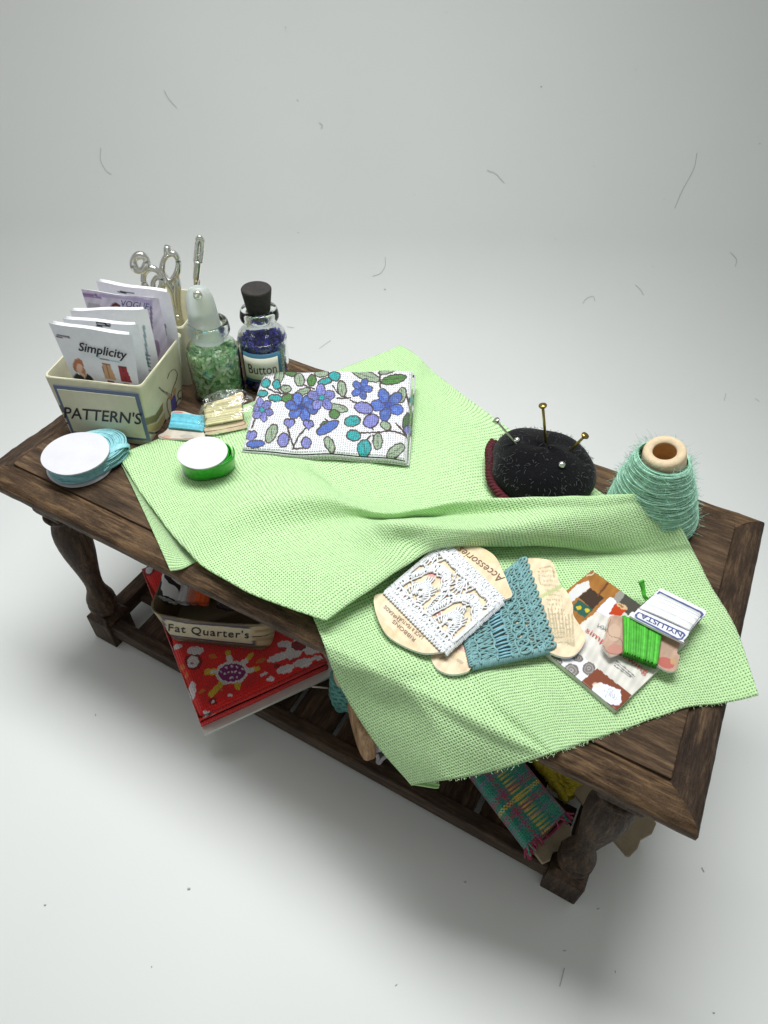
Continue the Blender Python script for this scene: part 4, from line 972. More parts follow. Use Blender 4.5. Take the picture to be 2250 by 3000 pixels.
# the bag
def bag():
    t = thing('clear_bag', pz(1, 1250, 1060, H), 'crumpled clear plastic bag around the cream thread card', 'plastic bag')
    quad = [(1078, 1000), (1150, 925), (1300, 905), (1400, 985), (1415, 1045), (1335, 1120), (1200, 1158), (1085, 1150)]
    q = cr(np.array(quad, float), 9, True); c_ = np.array([1215, 1040.]); R_ = np.linspace(0, 1, 26)[:, None, None]; G = c_ + (q[None] - c_) * R_
    P = np.zeros(G.shape[:2] + (3,))
    for i in range(G.shape[0]):
        for j in range(G.shape[1]):
            x, y = G[i, j]; b_ = at_c(1, x, y); f = R_[i, 0, 0]
            h = .20 * (1 - f ** 3) + .035 * sin(x * .05 + y * .03) * sin(y * .06) * (.3 + f) + .02 * abs(sin(j * .7)) * f
            P[i, j] = b_ + nc_ * max(h, .02)
            P[i, j][2] = max(P[i, j][2], H + .06)
    g = glass_m('clear_film', (1, 1, 1), .03, 1.2); g.bump(g.noise(5, 4), .6, .05)
    tr = g.n('ShaderNodeBsdfTransparent'); gl = g.n('ShaderNodeBsdfGlossy'); gl.inputs['Roughness'].default_value = .08; mx = g.n('ShaderNodeMixShader')
    fr = g.n('ShaderNodeLayerWeight'); fr.inputs['Blend'].default_value = .25; b_ = g.n('ShaderNodeBump'); b_.inputs['Distance'].default_value = .06; g.l(g.noise(4, 4), b_.inputs['Height']); g.l(b_.outputs[0], gl.inputs['Normal']); g.l(b_.outputs[0], fr.inputs['Normal'])
    g.l(g.math('MULTIPLY_ADD', fr.outputs['Fresnel'], .9, .04), mx.inputs[0]); g.l(tr.outputs[0], mx.inputs[1]); g.l(gl.outputs[0], mx.inputs[2]); g.l(mx.outputs[0], g.out.inputs[0])
    m = MB(); m.grid(P, wrapv=True); m.build('film', g.m, t)
bag()

# ================================================================== folded floral fabric
FA, FB, FD = pz(3, 155, 775, H + .26), pz(3, 1360, 875, H + .30), pz(3, 325, 225, H + .60)
at_f = plane3(FA, FB, FD); nf_ = nrm(np.cross(FB - FA, FD - FA))
def floral_paint(V):
    p = Paint(3, V, (.70, .71, .74), jit=2)
    L = (.06, .042, .036); B = (.075, .14, .46); B2 = (.045, .08, .32); Pw = (.20, .21, .52); T = (.03, .33, .34); G = (.07, .20, .05); S = (.28, .37, .26)
    for s_ in ([(300, 340), (400, 385), (480, 395), (560, 400)], [(590, 310), (630, 335), (690, 358)], [(1180, 215), (1183, 280), (1185, 345)], [(830, 330), (870, 380), (940, 412)], [(490, 650), (520, 740), (540, 800)], [(625, 650), (570, 715), (530, 800)],
               [(1010, 685), (1150, 675), (1270, 672), (1380, 712)], [(1200, 600), (1240, 640), (1265, 672)], [(960, 430), (1000, 452), (1050, 475)], [(250, 575), (225, 640)], [(1375, 370), (1400, 480), (1445, 570)], [(1300, 615), (1340, 660), (1390, 725)],
               [(400, 340), (440, 390)], [(1130, 700), (1165, 690)], [(1110, 610), (1130, 655)], [(770, 570), (800, 600)], [(545, 800), (620, 790)], [(975, 200), (1020, 240), (1120, 250)], [(860, 415), (960, 412)], [(360, 300), (330, 345)], [(1080, 740), (1110, 700)]):
        p.line(s_, 13, L)
    for e in ((430, 265, 32, 55, 15, S), (520, 240, 48, 20, 5, G), (580, 285, 36, 50, -15, S), (672, 292, 32, 44, 5, G), (745, 242, 52, 27, 0, S), (842, 262, 42, 32, 0, T), (770, 302, 52, 22, -15, T), (897, 345, 32, 55, -8, S), (1075, 250, 115, 34, 24, S), (1285, 285, 95, 32, -14, G), (1230, 228, 62, 18, -12, S),
              (330, 320, 34, 34, 0, T), (410, 330, 28, 34, 0, T), (480, 357, 38, 27, 0, S), (305, 400, 38, 24, 0, T), (400, 428, 50, 24, 0, T), (488, 425, 42, 29, -20, G), (605, 380, 58, 24, -20, S), (870, 490, 72, 30, 12, S), (840, 535, 38, 34, 20, G),
              (370, 690, 38, 72, 25, S), (765, 605, 30, 12, -30, G), (975, 595, 60, 40, -10, T), (985, 705, 52, 40, 0, T), (1115, 590, 60, 46, -30, Pw), (1065, 795, 50, 62, 10, T), (1165, 745, 34, 64, 0, S), (1225, 625, 44, 28, 40, S), (805, 775, 32, 66, -25, S), (1300, 820, 75, 38, -35, S),
              (1400, 600, 44, 78, 20, (.06, .13, .05)), (1400, 665, 38, 36, 0, Pw), (1345, 400, 32, 58, 10, S), (1430, 440, 34, 30, 30, T), (1455, 700, 40, 30, 0, Pw)):
        p.ell(e[0], e[1], e[2], e[3], e[4], e[5], L, 10)
    p.flower(300, 515, 84, 6, Pw, L, T, rot=.3); p.flower(595, 495, 120, 6, B, L, (.02, .05, .2), rot=.2, sy=.85); p.flower(745, 420, 104, 5, Pw, L, T, rot=-.4, sy=.9)
    p.flower(1045, 350, 80, 5, B, L, B2, rot=.1); p.flower(1240, 470, 128, 5, B, L, B2, rot=.55, sy=.9); p.ell(1060, 495, 70, 42, 15, Pw, L, 10); p.ell(790, 640, 92, 38, -30, B, L, 10)
    for x, y, r_ in ((505, 618, 30), (648, 622, 28), (215, 700, 34)):
        for ps in (0, 1):
            o_ = 6 if ps == 0 else -4; col = L if ps == 0 else Pw
            p.ell(x - r_ * .6, y - 8, r_ * .72 + o_, r_ * .8 + o_, 0, col); p.ell(x + r_ * .6, y - 8, r_ * .72 + o_, r_ * .8 + o_, 0, col); p.poly([(x - r_ * 1.25 - o_ * .5, y), (x + r_ * 1.25 + o_ * .5, y), (x, y + r_ * 1.3 + o_)], col)
    p.ell(460, 740, 40, 50, 20, Pw, L, 10); p.ell(630, 755, 36, 42, 0, Pw, L, 10); p.ell(250, 760, 70, 26, 0, B, L, 8)
    p.line([(1180, 240), (1183, 340)], 11, L)
    # veins of the leaves and petals, printed unevenly
    for x0, y0, x1, y1 in ((430, 300, 432, 235), (585, 320, 578, 255), (1000, 225, 1140, 278), (1210, 292, 1360, 268), (375, 735, 368, 650), (880, 480, 915, 498), (1165, 700, 1166, 790), (805, 740, 806, 815), (1250, 850, 1350, 790), (672, 262, 672, 320), (895, 320, 898, 375), (560, 385, 645, 372), (470, 360, 495, 352), (1345, 360, 1346, 440), (975, 600, 1010, 588), (1060, 760, 1070, 830)): p.line([(x0, y0), (x1, y1)], 6, L, .75)
    for cx, cy, r_, n_ in ((300, 515, 50, 6), (595, 495, 85, 6), (745, 420, 70, 5), (1045, 350, 50, 5), (1240, 470, 90, 5)):
        for i in range(n_ * 2):
            a_ = i * pi / n_ + cx; p.line([(cx + 14 * cos(a_), cy + 14 * sin(a_)), (cx + r_ * cos(a_), cy + r_ * .85 * sin(a_))], 5, (.05, .06, .22), .55)
        for i in range(n_):
            a_ = (i + .5) * 2 * pi / n_ + cx * .3; p.ell(cx + r_ * .8 * cos(a_), cy + r_ * .7 * sin(a_), r_ * .22, r_ * .16, 20, (.12, .22, .58), a=.6)
    g_ = np.sin(p.x * .11 + np.sin(p.y * .05) * 2) * np.sin(p.y * .13 + 1); dk_ = p.c.max(1) < .6; p.c[dk_] *= (1 + .14 * g_[dk_])[:, None]
    return p.c
flo = thing('folded_fabric', (FA + FB) / 2, 'white cotton folded flat, printed with blue flowers and green leaves outlined in brown', 'fabric')
quadf = np.array([(318, 222), (1418, 208), (1370, 884), (152, 780)], float)
nu_, nv_2 = 330, 200
U = np.linspace(0, 1, nu_)[:, None, None]; Vg = np.linspace(0, 1, nv_2)[None, :, None]
px = (1 - Vg) * ((1 - U) * quadf[0] + U * quadf[1]) + Vg * ((1 - U) * quadf[3] + U * quadf[2])
px[..., 1] += (12 * np.sin(U[..., 0] * 5 + .5)) * Vg[..., 0]
def at_many(k, px, o, n):
    a, b, s_ = ZT[k]; x = (a + s_ * px[..., 0]) * KK; y = (b + s_ * px[..., 1]) * KK
    d = np.stack([(x - 1125) / FPX, -(y - 1500) / FPX, -np.ones_like(x)], -1) @ RM.T
    return CAM + d * (np.dot(np.array(o) - CAM, n) / (d @ n))[..., None]
P = at_many(3, px, FA, nf_); u_, v_ = U[..., 0], Vg[..., 0]
P0 = P.copy(); col = floral_paint(P0.reshape(-1, 3))
P = P + nf_ * (.035 * np.sin(u_ * 6 + 1) * np.sin(v_ * 4) + .02 * np.sin(u_ * 17 + v_ * 5))[..., None]
edge = np.minimum(np.minimum(u_, 1 - u_) / .02, np.minimum(v_, 1 - v_) / .035); P = P - nf_ * (.05 * (1 - np.clip(edge, 0, 1)) ** 2)[..., None]
fw = woven('floral_cotton', None, pitch=.050, bump=1.2, gap=.50, dark=.40, var=.2, warp=.01, hole=0)
Lw = np.linalg.norm(P[-1, 0] - P[0, 0]); Lh = np.linalg.norm(P[0, -1] - P[0, 0])
UVf = np.stack([u_ * Lw * np.ones_like(v_), v_ * Lh * np.ones_like(u_)], -1)
MB().grid(P, col=col, uv=UVf).build('top_layer', fw, flo, col=True, uv=True)
xd_, yd_ = nrm(P[-1, 0] - P[0, 0]), nrm(P[0, 0] - P[0, -1])
lay_cols = [(.55, .6, .66), (.62, .68, .70), (.5, .58, .66)]
for li in range(2):                              # the folded layers under it, bulging at the folds
    m = MB(); dn = .075 + li * .08; rim_ = []
    g = np.linspace(0, 1, 30); base = [P[int(q * (nu_ - 1)), -1] for q in g] + [P[-1, int((1 - q) * (nv_2 - 1))] for q in g[1:]] + [P[int((1 - q) * (nu_ - 1)), 0] for q in g[1:]] + [P[0, int(q * (nv_2 - 1))] for q in g[1:-1]]
    base = np.array(base); c_ = base.mean(0); off = xd_ * (.0, .07)[li] * np.clip(((base - c_) @ xd_) / (Lw / 2), 0, 1)[:, None] + yd_ * 0
    rr_ = []
    for a_ in np.linspace(-pi / 2, pi / 2, 7): rr_.append(base + off - nf_ * (dn - .042 * sin(a_)) + (base - c_) / Lw * 2 * .035 * cos(a_))
    Pn = np.array(rr_); colr = floral_paint(Pn.reshape(-1, 3)) * .9
    m.grid(Pn, wrapv=True, col=colr, uv=np.stack([np.arange(7)[:, None] * .02 * np.ones(len(base)), np.ones(7)[:, None] * np.arange(len(base)) * .1], -1)); k_ = m.n
    m.build('folded_layer', fw, flo, col=True, uv=True)

# ================================================================== lace cards, booklet, small thread cards on the cloth
lace_w = simple('white_lace_thread', (.76, .78, .80), .85, var=.1, bump=.3, bscale=60); lace_t = simple('teal_lace_thread', (.20, .38, .39), .85, var=.25, scale=9, bump=.3, bscale=60)
lace_b = simple('light_blue_lace_thread', (.24, .48, .56), .7, var=.1, bump=.3)
paper_tan = (.70, .57, .38)
def tan_paint(k, pins, lines=()):
    def f(V):
        p = Paint(k, V, paper_tan); r5 = random.Random(5)
        for i in range(60):
            cx_, cy_ = r5.uniform(p.x.min(), p.x.max()), r5.uniform(p.y.min(), p.y.max()); s5 = r5.uniform(14, 60)
            p.ell(cx_, cy_, s5, s5 * r5.uniform(.4, .9), r5.uniform(0, 180), ((.58, .38, .18), (.76, .66, .50), (.62, .44, .24))[i % 3], a=.16)
            p.ell(cx_, cy_, s5 * .7, s5 * .5, r5.uniform(0, 180), ((.55, .36, .17), (.78, .68, .52), (.64, .46, .26))[i % 3], a=.14)
        p.noise(.09, 60); p.noise(.06, 23, 4)
        for e in pins: p.ell(*e[:6], a=e[6] if len(e) > 6 else .6)
        for l_ in lines: p.line(*l_, a=.75)
        return p.c
    return f
z_t = H + .24
at_t = plane3(pz(5, 520, 900, H + .08), pz(5, 1570, 750, H + .26), pz(5, 1150, 220, H + .24)); nt_ = nrm(np.cross(pz(5, 520, 900, H + .08) - pz(5, 1570, 750, H + .26), pz(5, 1150, 220, H + .24) - pz(5, 1570, 750, H + .26))); nt_ = nt_ if nt_[2] > 0 else -nt_
tc = thing('lace_card', pz(5, 1050, 600, H + .1), 'rectangular antique card wrapped with teal lace, half under the white lace one', 'lace card')
tp = []
for i in range(9):
    for j in range(2): tp.append(([(1290 + i * 24 + j * 4, 560 + i * 8 - (i % 3) * 20), (1330 + i * 20 + j * 10, 780 + i * 4)], 7, (.38, .31, .18)))
for i in range(16):
    y = 290 + i * 33; tp.append(([(1270 + i * 6, y), (1295 + i * 6, y + 5), (1320 + i * 6, y), (1370 + i * 8, y + 10)], 5, (.30, .26, .16)))
tp += [([(1250, 275), (1340, 262), (1360, 330)], 8, (.28, .22, .12)), ([(1250, 275), (1265, 380), (1330, 385)], 5, (.3, .25, .14)), ([(1270, 470), (1380, 410), (1420, 380)], 26, (.42, .46, .2)), ([(570, 900), (600, 890)], 16, (.35, .28, .2)), ([(690, 910), (720, 930)], 22, (.38, .3, .2)), ([(700, 830), (780, 850)], 26, (.6, .3, .27))]
slab(5, [(505, 890), (512, 930), (545, 980), (600, 1010), (660, 1020), (730, 1010), (770, 990), (800, 930), (900, 900), (1250, 850), (1330, 870), (1380, 890), (1440, 900), (1500, 885), (1550, 830), (1575, 755), (1540, 690), (1490, 610), (1485, 540), (1440, 440), (1400, 400), (1375, 320), (1350, 250), (1300, 222), (1180, 216), (1130, 235), (1060, 300), (980, 500), (780, 760), (700, 800), (560, 860)], at_t, nt_, .05, 'card', white_paper, tc, tan_paint(5, [(1450, 800, 60, 50, 0, (.74, .62, .42), .5)], tp), sub=3, dens=90)
def band(mb, at, k, A0, B0, A1, B1, f0, f1, h, r, kind, cnt=40, n_=up, seed=0):
    """a lace band running from edge A to edge B (wrap direction), between fractions f0..f1 across"""
    A0, B0, A1, B1 = [at(k, *q) for q in (A0, B0, A1, B1)]
    def P_(s_, f): return ((1 - f) * (A0 + (B0 - A0) * s_) + f * (A1 + (B1 - A1) * s_))
    if kind == 'cord':
        s_ = np.linspace(0, 1, cnt); mb.tube(np.array([P_(q, f0 + .012 * sin(q * 40 + seed)) + n_ * (h + .012 * sin(q * 60)) for q in s_]), r, 5)
    elif kind == 'zig':
        pts = [P_((i + .5) / cnt + random.uniform(-.2, .2) / cnt, f0 if i % 2 else f1) + n_ * (h + .012 * (i % 3)) for i in range(cnt)]; mb.tube(cr(np.array(pts), 3), r, 4)
    elif kind == 'loops':
        for i in range(cnt):
            s0 = (i + .5) / cnt; pts = [P_(s0 + .42 / cnt * cos(a) , f0 + (f1 - f0) * (.5 - .5 * sin(a))) + n_ * (h + .01 * sin(a * 2)) for a in np.linspace(0, 2 * pi, 12, endpoint=False)]; mb.tube(np.array(pts), r, 4, closed=True)
    elif kind == 'rungs':
        for i in range(cnt):
            s0 = (i + .5 + random.uniform(-.2, .2)) / cnt; s1 = s0 + random.uniform(-.3, .3) / cnt; mb.tube(np.array([P_(s0, f0) + n_ * h, P_((s0 + s1) / 2, (f0 + f1) / 2) + n_ * (h + .015), P_(s1, f1) + n_ * h]), r, 4)
# teal lace: wrap direction runs from the lower edge up to the top edge of the card
A0, B0, A1, B1 = (800, 985), (560, 560), (1330, 860), (1120, 225)
A0, A1, B0, B1 = (790, 965), (1325, 845), (735, 700), (1110, 225)
lo_l, lo_r, hi_l, hi_r = (795, 968), (1322, 855), (700, 640), (1115, 230)
m = MB(); hT = .085
hi_l = (735, 690)
args = (at_t, 5, lo_l, (700, 560), lo_r, (1120, 228))
for f in (.0, .10, .33, .52, .60, .78, .86, .95): band(m, *args, f, 0, hT, .024, 'cord', 70, seed=f * 30)
for f0, f1, c_ in ((.0, .10, 48), (.10, .22, 36), (.2, .33, 34), (.50, .62, 40), (.60, .70, 36), (.70, .79, 40), (.78, .88, 34), (.86, .96, 44), (.12, .32, 22)): band(m, *args, f0, f1, hT - .01, .018, 'zig', c_)
band(m, *args, .92, 1.09, hT, .028, 'loops', 13); band(m, *args, .96, 1.03, hT + .02, .02, 'loops', 25); band(m, *args, -.05, .03, hT, .02, 'loops', 24); band(m, *args, .62, .76, hT + .02, .022, 'loops', 12); band(m, *args, .34, .5, hT - .03, .02, 'rungs', 26)
# turned over the lower and upper edge of the card
for e_ in (0, 1):
    for i in range(46):
        f = i / 45; P0_ = (np.array(at_t(5, *lo_l)) * (1 - f) + np.array(at_t(5, *lo_r)) * f) if e_ == 0 else (np.array(at_t(5, 700, 560)) * (1 - f) + np.array(at_t(5, 1120, 228)) * f)
        d = (np.array(at_t(5, *lo_l)) - np.array(at_t(5, 700, 560))); d = nrm(d) * (1 if e_ == 0 else -1)
        m.tube(np.array([P0_ - d * .06 + up * hT, P0_ + up * .07, P0_ + d * .03 + up * .02, P0_ + d * .01 - up * .03]), .024, 4)
m.build('lace', lace_t, tc)
m = MB(); band(m, *args, .335, .52, hT + .012, .020, 'rungs', 24); m.build('lace_rungs', lace_b, tc)

z_w = H + .27; at_w = plane3(pz(5, 110, 480, H + .16), pz(5, 1065, 470, H + .34), pz(5, 590, 865, H + .24)); nw_ = nrm(np.cross(pz(5, 590, 865, H + .24) - pz(5, 110, 480, H + .16), pz(5, 1065, 470, H + .34) - pz(5, 110, 480, H + .16)))
wc = thing('lace_card', pz(5, 590, 480, H + .1), 'rounded antique card wrapped with white crochet lace, script writing along its upper edge', 'lace card')
slab(5, [(112, 482), (125, 600), (190, 735), (290, 810), (400, 858), (480, 874), (590, 862), (640, 850), (800, 690), (985, 522), (1064, 478), (1045, 410), (1000, 300), (945, 200), (850, 140), (720, 106), (588, 108), (500, 150), (380, 290), (210, 440), (185, 455)], at_w, nw_, .05, 'card', white_paper, wc,
     tan_paint(5, [(200, 560, 50, 60, 0, (.72, .64, .5)), (530, 560, 55, 45, 0, (.55, .16, .16), .9), (600, 360, 40, 22, 30, (.6, .25, .28), .8), (510, 310, 30, 30, 0, (.6, .22, .25), .8), (600, 470, 26, 20, 0, (.6, .25, .22), .8), (560, 500, 30, 18, 40, (.3, .32, .12), .7), (760, 560, 30, 16, 0, (.4, .42, .22), .7), (740, 460, 22, 14, 0, (.4, .42, .22), .6), (930, 180, 70, 60, 0, (.70, .48, .26), .5), (200, 700, 60, 30, 40, (.58, .42, .2), .5), (1020, 440, 35, 40, 0, (.62, .50, .28), .5)]), sub=3, dens=90)
aw2 = lambda k, x, y: at_w(k, x, y) + nw_ * .058
write_px('writing', 'Accessories', 5, (1000, 372), (690, 150), 56, aw2, ink_brown, wc, shear=.35, lift=.004)
write_px('writing', 'RIBBONS', 5, (390, 785), (240, 650), 26, aw2, ink_brown, wc, lift=.004)
write_px('writing', 'LACE & FEATURE THREADS', 5, (470, 815), (185, 545), 24, lambda k, x, y: aw2(k, x - 0, y + 0), ink_brown, wc, lift=.004) if False else None
write_px('writing', 'LACE & FEATURE', 5, (445, 770), (275, 620), 24, aw2, ink_brown, wc, lift=.004)
write_px('writing', 'THREADS', 5, (300, 650), (190, 545), 24, lambda k, x, y: aw2(k, x - 8, y + 4), ink_brown, wc, lift=.004)
# white lace: wraps from the upper left edge to the lower right edge
m = MB(); hW = .085; wa = (at_w, 5, (190, 448), (600, 866), (586, 110), (995, 515))
for f in (.02, .09, .16, .86, .93): band(m, *wa, f, 0, hW, .026, 'cord', 70, n_=nw_, seed=f * 20)
for f0, f1, c_ in ((.0, .10, 52), (.05, .16, 44), (.84, .94, 60), (.90, 1.0, 46)): band(m, *wa, f0, f1, hW - .01, .017, 'zig', c_, n_=nw_)
band(m, *wa, .97, 1.035, hW - .02, .02, 'loops', 20, n_=nw_); band(m, *wa, -.04, .05, hW, .02, 'loops', 26, n_=nw_); band(m, *wa, .985, 1.05, hW - .01, .016, 'loops', 34, n_=nw_)
A_, B_, A2, B2 = [at_w(5, *q) for q in wa[2:]]
def PW(s_, f, h=0): return (1 - f) * (A_ + (B_ - A_) * s_) + f * (A2 + (B2 - A2) * s_) + nw_ * (hW + h)
for cx_, cf_, R_ in ((.30, .16, .62), (.80, .16, .62), (-.2, .16, .62), (.55, .86, .30), (.05, .86, .28), (1.02, .86, .26)):
    sg = 1 if cf_ < .5 else -1
    radii = (.2, .5, .78, .9, 1.0) if sg > 0 else (.6, 1.0)
    for ri in radii:
        w0_ = random.uniform(0, 6); pts = [PW(np.clip(cx_ + R_ * .42 * ri * cos(a) + .012 * sin(a * 7 + w0_), 0, 1), cf_ + sg * R_ * ri * sin(a) + .018 * sin(a * 9 + w0_) + .012 * sin(a * 25), .012 * sin(a * 30 + w0_)) for a in np.linspace(0, pi, 60)]; m.tube(np.array(pts), .019, 4)
    for a in np.linspace(.08, pi - .08, 20 if sg > 0 else 9):
        r0, r1 = (.18, .52) if int(a * 100) % 2 else (.3, .66)
        if sg < 0: r0, r1 = .1, 1
        pts = [PW(np.clip(cx_ + R_ * .42 * ri * cos(a + .04 * sin(ri * 20)), 0, 1), cf_ + sg * R_ * ri * sin(a)) for ri in np.linspace(r0, r1, 6)]; m.tube(np.array(pts), .016, 4)
    if sg > 0:
        for q in range(46):
            a = pi * (q + random.uniform(.1, .9)) / 46; pts = [PW(np.clip(cx_ + R_ * .42 * ri * cos(a + (.03 if j % 2 else -.03)), 0, 1), cf_ + R_ * ri * sin(a), .008) for j, ri in enumerate((.8, .86, .92, 1.0))]; m.tube(np.array(pts), .018, 4)
for i in range(50):                             # stray stitches that fill the mesh
    s_, f = random.random(), random.uniform(.1, .88); 
    if (abs(s_ - .30) < .07 and .35 < f < .52) or (abs(s_ - .78) < .07 and .2 < f < .36) or (abs(s_ - .52) < .07 and .3 < f < .5): continue
    ds, df = random.uniform(-.05, .05), random.uniform(-.05, .05); m.tube(np.array([PW(s_, f, .0), PW(min(max(s_ + ds * .5, 0), 1), f + df * .5, .02), PW(min(max(s_ + ds, 0), 1), f + df, .0)]), .017, 4)
for e_ in (0, 1):
    for i in range(44):
        f = i / 43; P0_ = (1 - f) * (A_ if e_ == 0 else B_) + f * (A2 if e_ == 0 else B2); d = nrm(A_ - B_) * (1 if e_ == 0 else -1)
        m.tube(np.array([P0_ - d * .06 + nw_ * hW, P0_ + nw_ * .075, P0_ + d * (.035 + .02 * random.random()) + nw_ * .02, P0_ + d * .01 - nw_ * .03]), .024, 4)
m.build('lace', lace_w, wc)

# --- booklet
at_k0 = zat(H + .165)
bk = thing('booklet', pz(6, 500, 650, H + .1), 'small sewing booklet with a photo cover of buttons and thread, under the two thread cards', 'booklet')
qb = [(437, 168), (912, 872), (612, 1138), (70, 748)]
qb = [(437, 168), (905, 868), (608, 1140), (80, 745)]
corners = [at_k0(6, *q) for q in [(437, 168), (1112, 652), (608, 1140)]]
c4 = corners[0] + (corners[2] - corners[1]); 
m = MB(); base = np.array(corners + [c4]); m.prism(base - up * .12, up * .115); m.build('page_block', simple('page_edges', (.58, .58, .54), .35, var=.25, scale=3, bump=.5, bscale=12), bk, smooth=False, bevel=.01)
def book_paint(V):
    p = Paint(6, V, (.66, .64, .59), jit=2)
    p.poly([(437, 150), (655, 315), (540, 400), (350, 545), (100, 745), (-150, 640), (-150, 300)], (.33, .14, .03)); p.poly([(820, 400), (760, 470), (1000, 640), (1150, 660), (1000, 540)], (.62, .60, .56)); p.noise(.12, 50, 2)
    p.poly([(600, 330), (650, 310), (820, 420), (760, 470), (700, 490), (590, 400)], (.07, .065, .055)); p.poly([(640, 305), (600, 330), (580, 400), (620, 400), (670, 330)], (.3, .28, .25))
    p.poly([(425, 290), (520, 360), (440, 440), (345, 355)], (.05, .028, .018)); p.poly([(345, 370), (445, 440), (385, 497), (295, 430)], (.02, .10, .075))
    p.ell(345, 428, 20, 10, 10, (.6, .45, .02)); p.ell(402, 446, 18, 14, 40, (.6, .45, .02)); p.ell(345, 428, 9, 20, 40, (.6, .45, .02))
    p.poly([(262, 335), (330, 270), (412, 238), (425, 285), (300, 385), (265, 375)], (.66, .66, .66)); p.line([(400, 205), (440, 195), (455, 175)], 9, (.6, .5, .4)); p.line([(480, 340), (545, 260)], 14, (.14, .05, .02))
    p.poly([(560, 350), (605, 375), (600, 470), (560, 500), (465, 448)], (.74, .74, .86))
    p.poly([(600, 395), (682, 440), (628, 492), (553, 470)], (.48, .05, .008)); p.ell(645, 418, 42, 16, 28, (.62, .42, .24)); p.ell(640, 415, 22, 7, 28, (.3, .15, .06)); p.poly([(680, 490), (720, 455), (740, 465), (700, 500)], (.8, .8, .85))
    p.poly([(80, 745), (110, 725), (330, 735), (475, 848), (362, 942)], (.74, .74, .80))
    for cx, cy, rx, ry in ((295, 862, 52, 46), (415, 850, 44, 46), (332, 772, 46, 28), (190, 790, 46, 26)):
        p.ell(cx, cy, rx, ry, 25, (.16, .14, .12)); p.ell(cx, cy, rx * .75, ry * .75, 25, (.30, .28, .27)); p.ell(cx, cy, rx * .55, ry * .55, 25, (.18, .16, .15)); p.ell(cx, cy, rx * .3, ry * .3, 25, (.4, .38, .37)); p.ell(cx, cy, 7, 6, 0, (.1, .1, .1))
    p.poly([(475, 848), (715, 1035), (612, 1146), (358, 944)], (.20, .05, .02))
    p.poly([(445, 965), (490, 945), (560, 970), (635, 1000), (642, 1075), (625, 1105), (570, 1100), (500, 1060), (438, 1000)], (.74, .76, .86)); p.ell(470, 965, 34, 18, 10, (.78, .68, .5), a=.6)
    for i in range(5): p.line([(520 + i * 18, 1000 + i * 6), (540 + i * 14, 1020 + i * 12), (530 + i * 20, 1050)], 3, (.35, .36, .42))
    p.ell(565, 1000, 18, 12, 20, (.35, .36, .42)); p.ell(565, 1000, 14, 9, 20, (.74, .76, .86))
    p.line([(358, 944), (612, 1146)], 7, (.5, .2, .2))
    for i, (a_, b_) in enumerate((((605, 795), (735, 905)), ((600, 812), (725, 915)), ((590, 828), (708, 912)))): p.line([a_, b_], 7, (.2, .2, .2)) ; 
    p.line([(480, 555), (560, 595)], 5, (.1, .1, .08))
    return p.c
G = np.zeros((200, 150, 3)); uu_ = np.linspace(0, 1, 200)[:, None, None]; vv_ = np.linspace(0, 1, 150)[None, :, None]
Cc = (1 - vv_) * ((1 - uu_) * corners[0] + uu_ * corners[1]) + vv_ * ((1 - uu_) * c4 + uu_ * corners[2])
Cc = Cc + up * .004; m = MB(); m.grid(Cc, col=book_paint(Cc.reshape(-1, 3))); cv = m.build('cover', print_gloss, bk, col=True); so = cv.modifiers.new('thickness', 'SOLIDIFY'); so.thickness = .02; so.offset = 1
at_cv = zat(H + .193)
write_px('writing', 'simple', 6, (395, 578), (585, 714), 46, at_cv, ink_red, cv, lift=.003)
write_px('writing', 'sewing', 6, (622, 740), (818, 880), 46, at_cv, ink_red, cv, lift=.003)
write_px('writing', 'LOVE', 6, (478, 545), (560, 590), 26, at_cv, ink_grey, cv, lift=.003)
# --- green thread card
at_gc = plane3(pz(6, 520, 700, H + .30), pz(6, 1030, 870, H + .27), pz(6, 1040, 690, H + .27)); ng_ = nrm(np.cross(pz(6, 1030, 870, H + .27) - pz(6, 520, 700, H + .3), pz(6, 1040, 690, H + .27) - pz(6, 520, 700, H + .3)))
gcd = thing('thread_card', pz(6, 780, 680, H + .28), 'scalloped pinkish card wound with bright green thread, lying on the booklet', 'thread card')
slab(6, [(505, 690), (512, 668), (525, 640), (530, 600), (540, 570), (545, 520), (560, 495), (600, 488), (640, 500), (700, 525), (900, 600), (1000, 640), (1040, 680), (1030, 720), (1022, 750), (1040, 770), (1036, 795), (1030, 820), (1030, 850), (1005, 875), (970, 880), (930, 865), (880, 835), (860, 820), (760, 790), (660, 750), (640, 745), (600, 765), (560, 775), (535, 750), (510, 720)], at_gc, ng_, .035, 'card', white_paper, gcd,
     card_paint(6, (.46, .30, .22), [(590, 600, 45, 60, 0, (.55, .38, .28)), (600, 715, 60, 34, 0, (.48, .22, .17)), (950, 810, 60, 38, 20, (.45, .12, .09)), (960, 700, 50, 40, 0, (.42, .28, .2)), (1000, 800, 20, 22, 0, (.5, .3, .14))], ([(515, 690), (545, 735), (600, 750), (645, 735), (640, 650), (560, 620), (548, 560), (570, 505)], 4, (.16, .08, .04)), .12), sub=3)
g_thr = simple('bright_green_thread', (.07, .46, .03), .55, var=.25, scale=12, bump=.5, bscale=60)
wind('thread', at_gc, 6, [(650, 508), (905, 598), (880, 835), (650, 745)], ng_, g_thr, gcd, 15, .034, .10, layers=1)
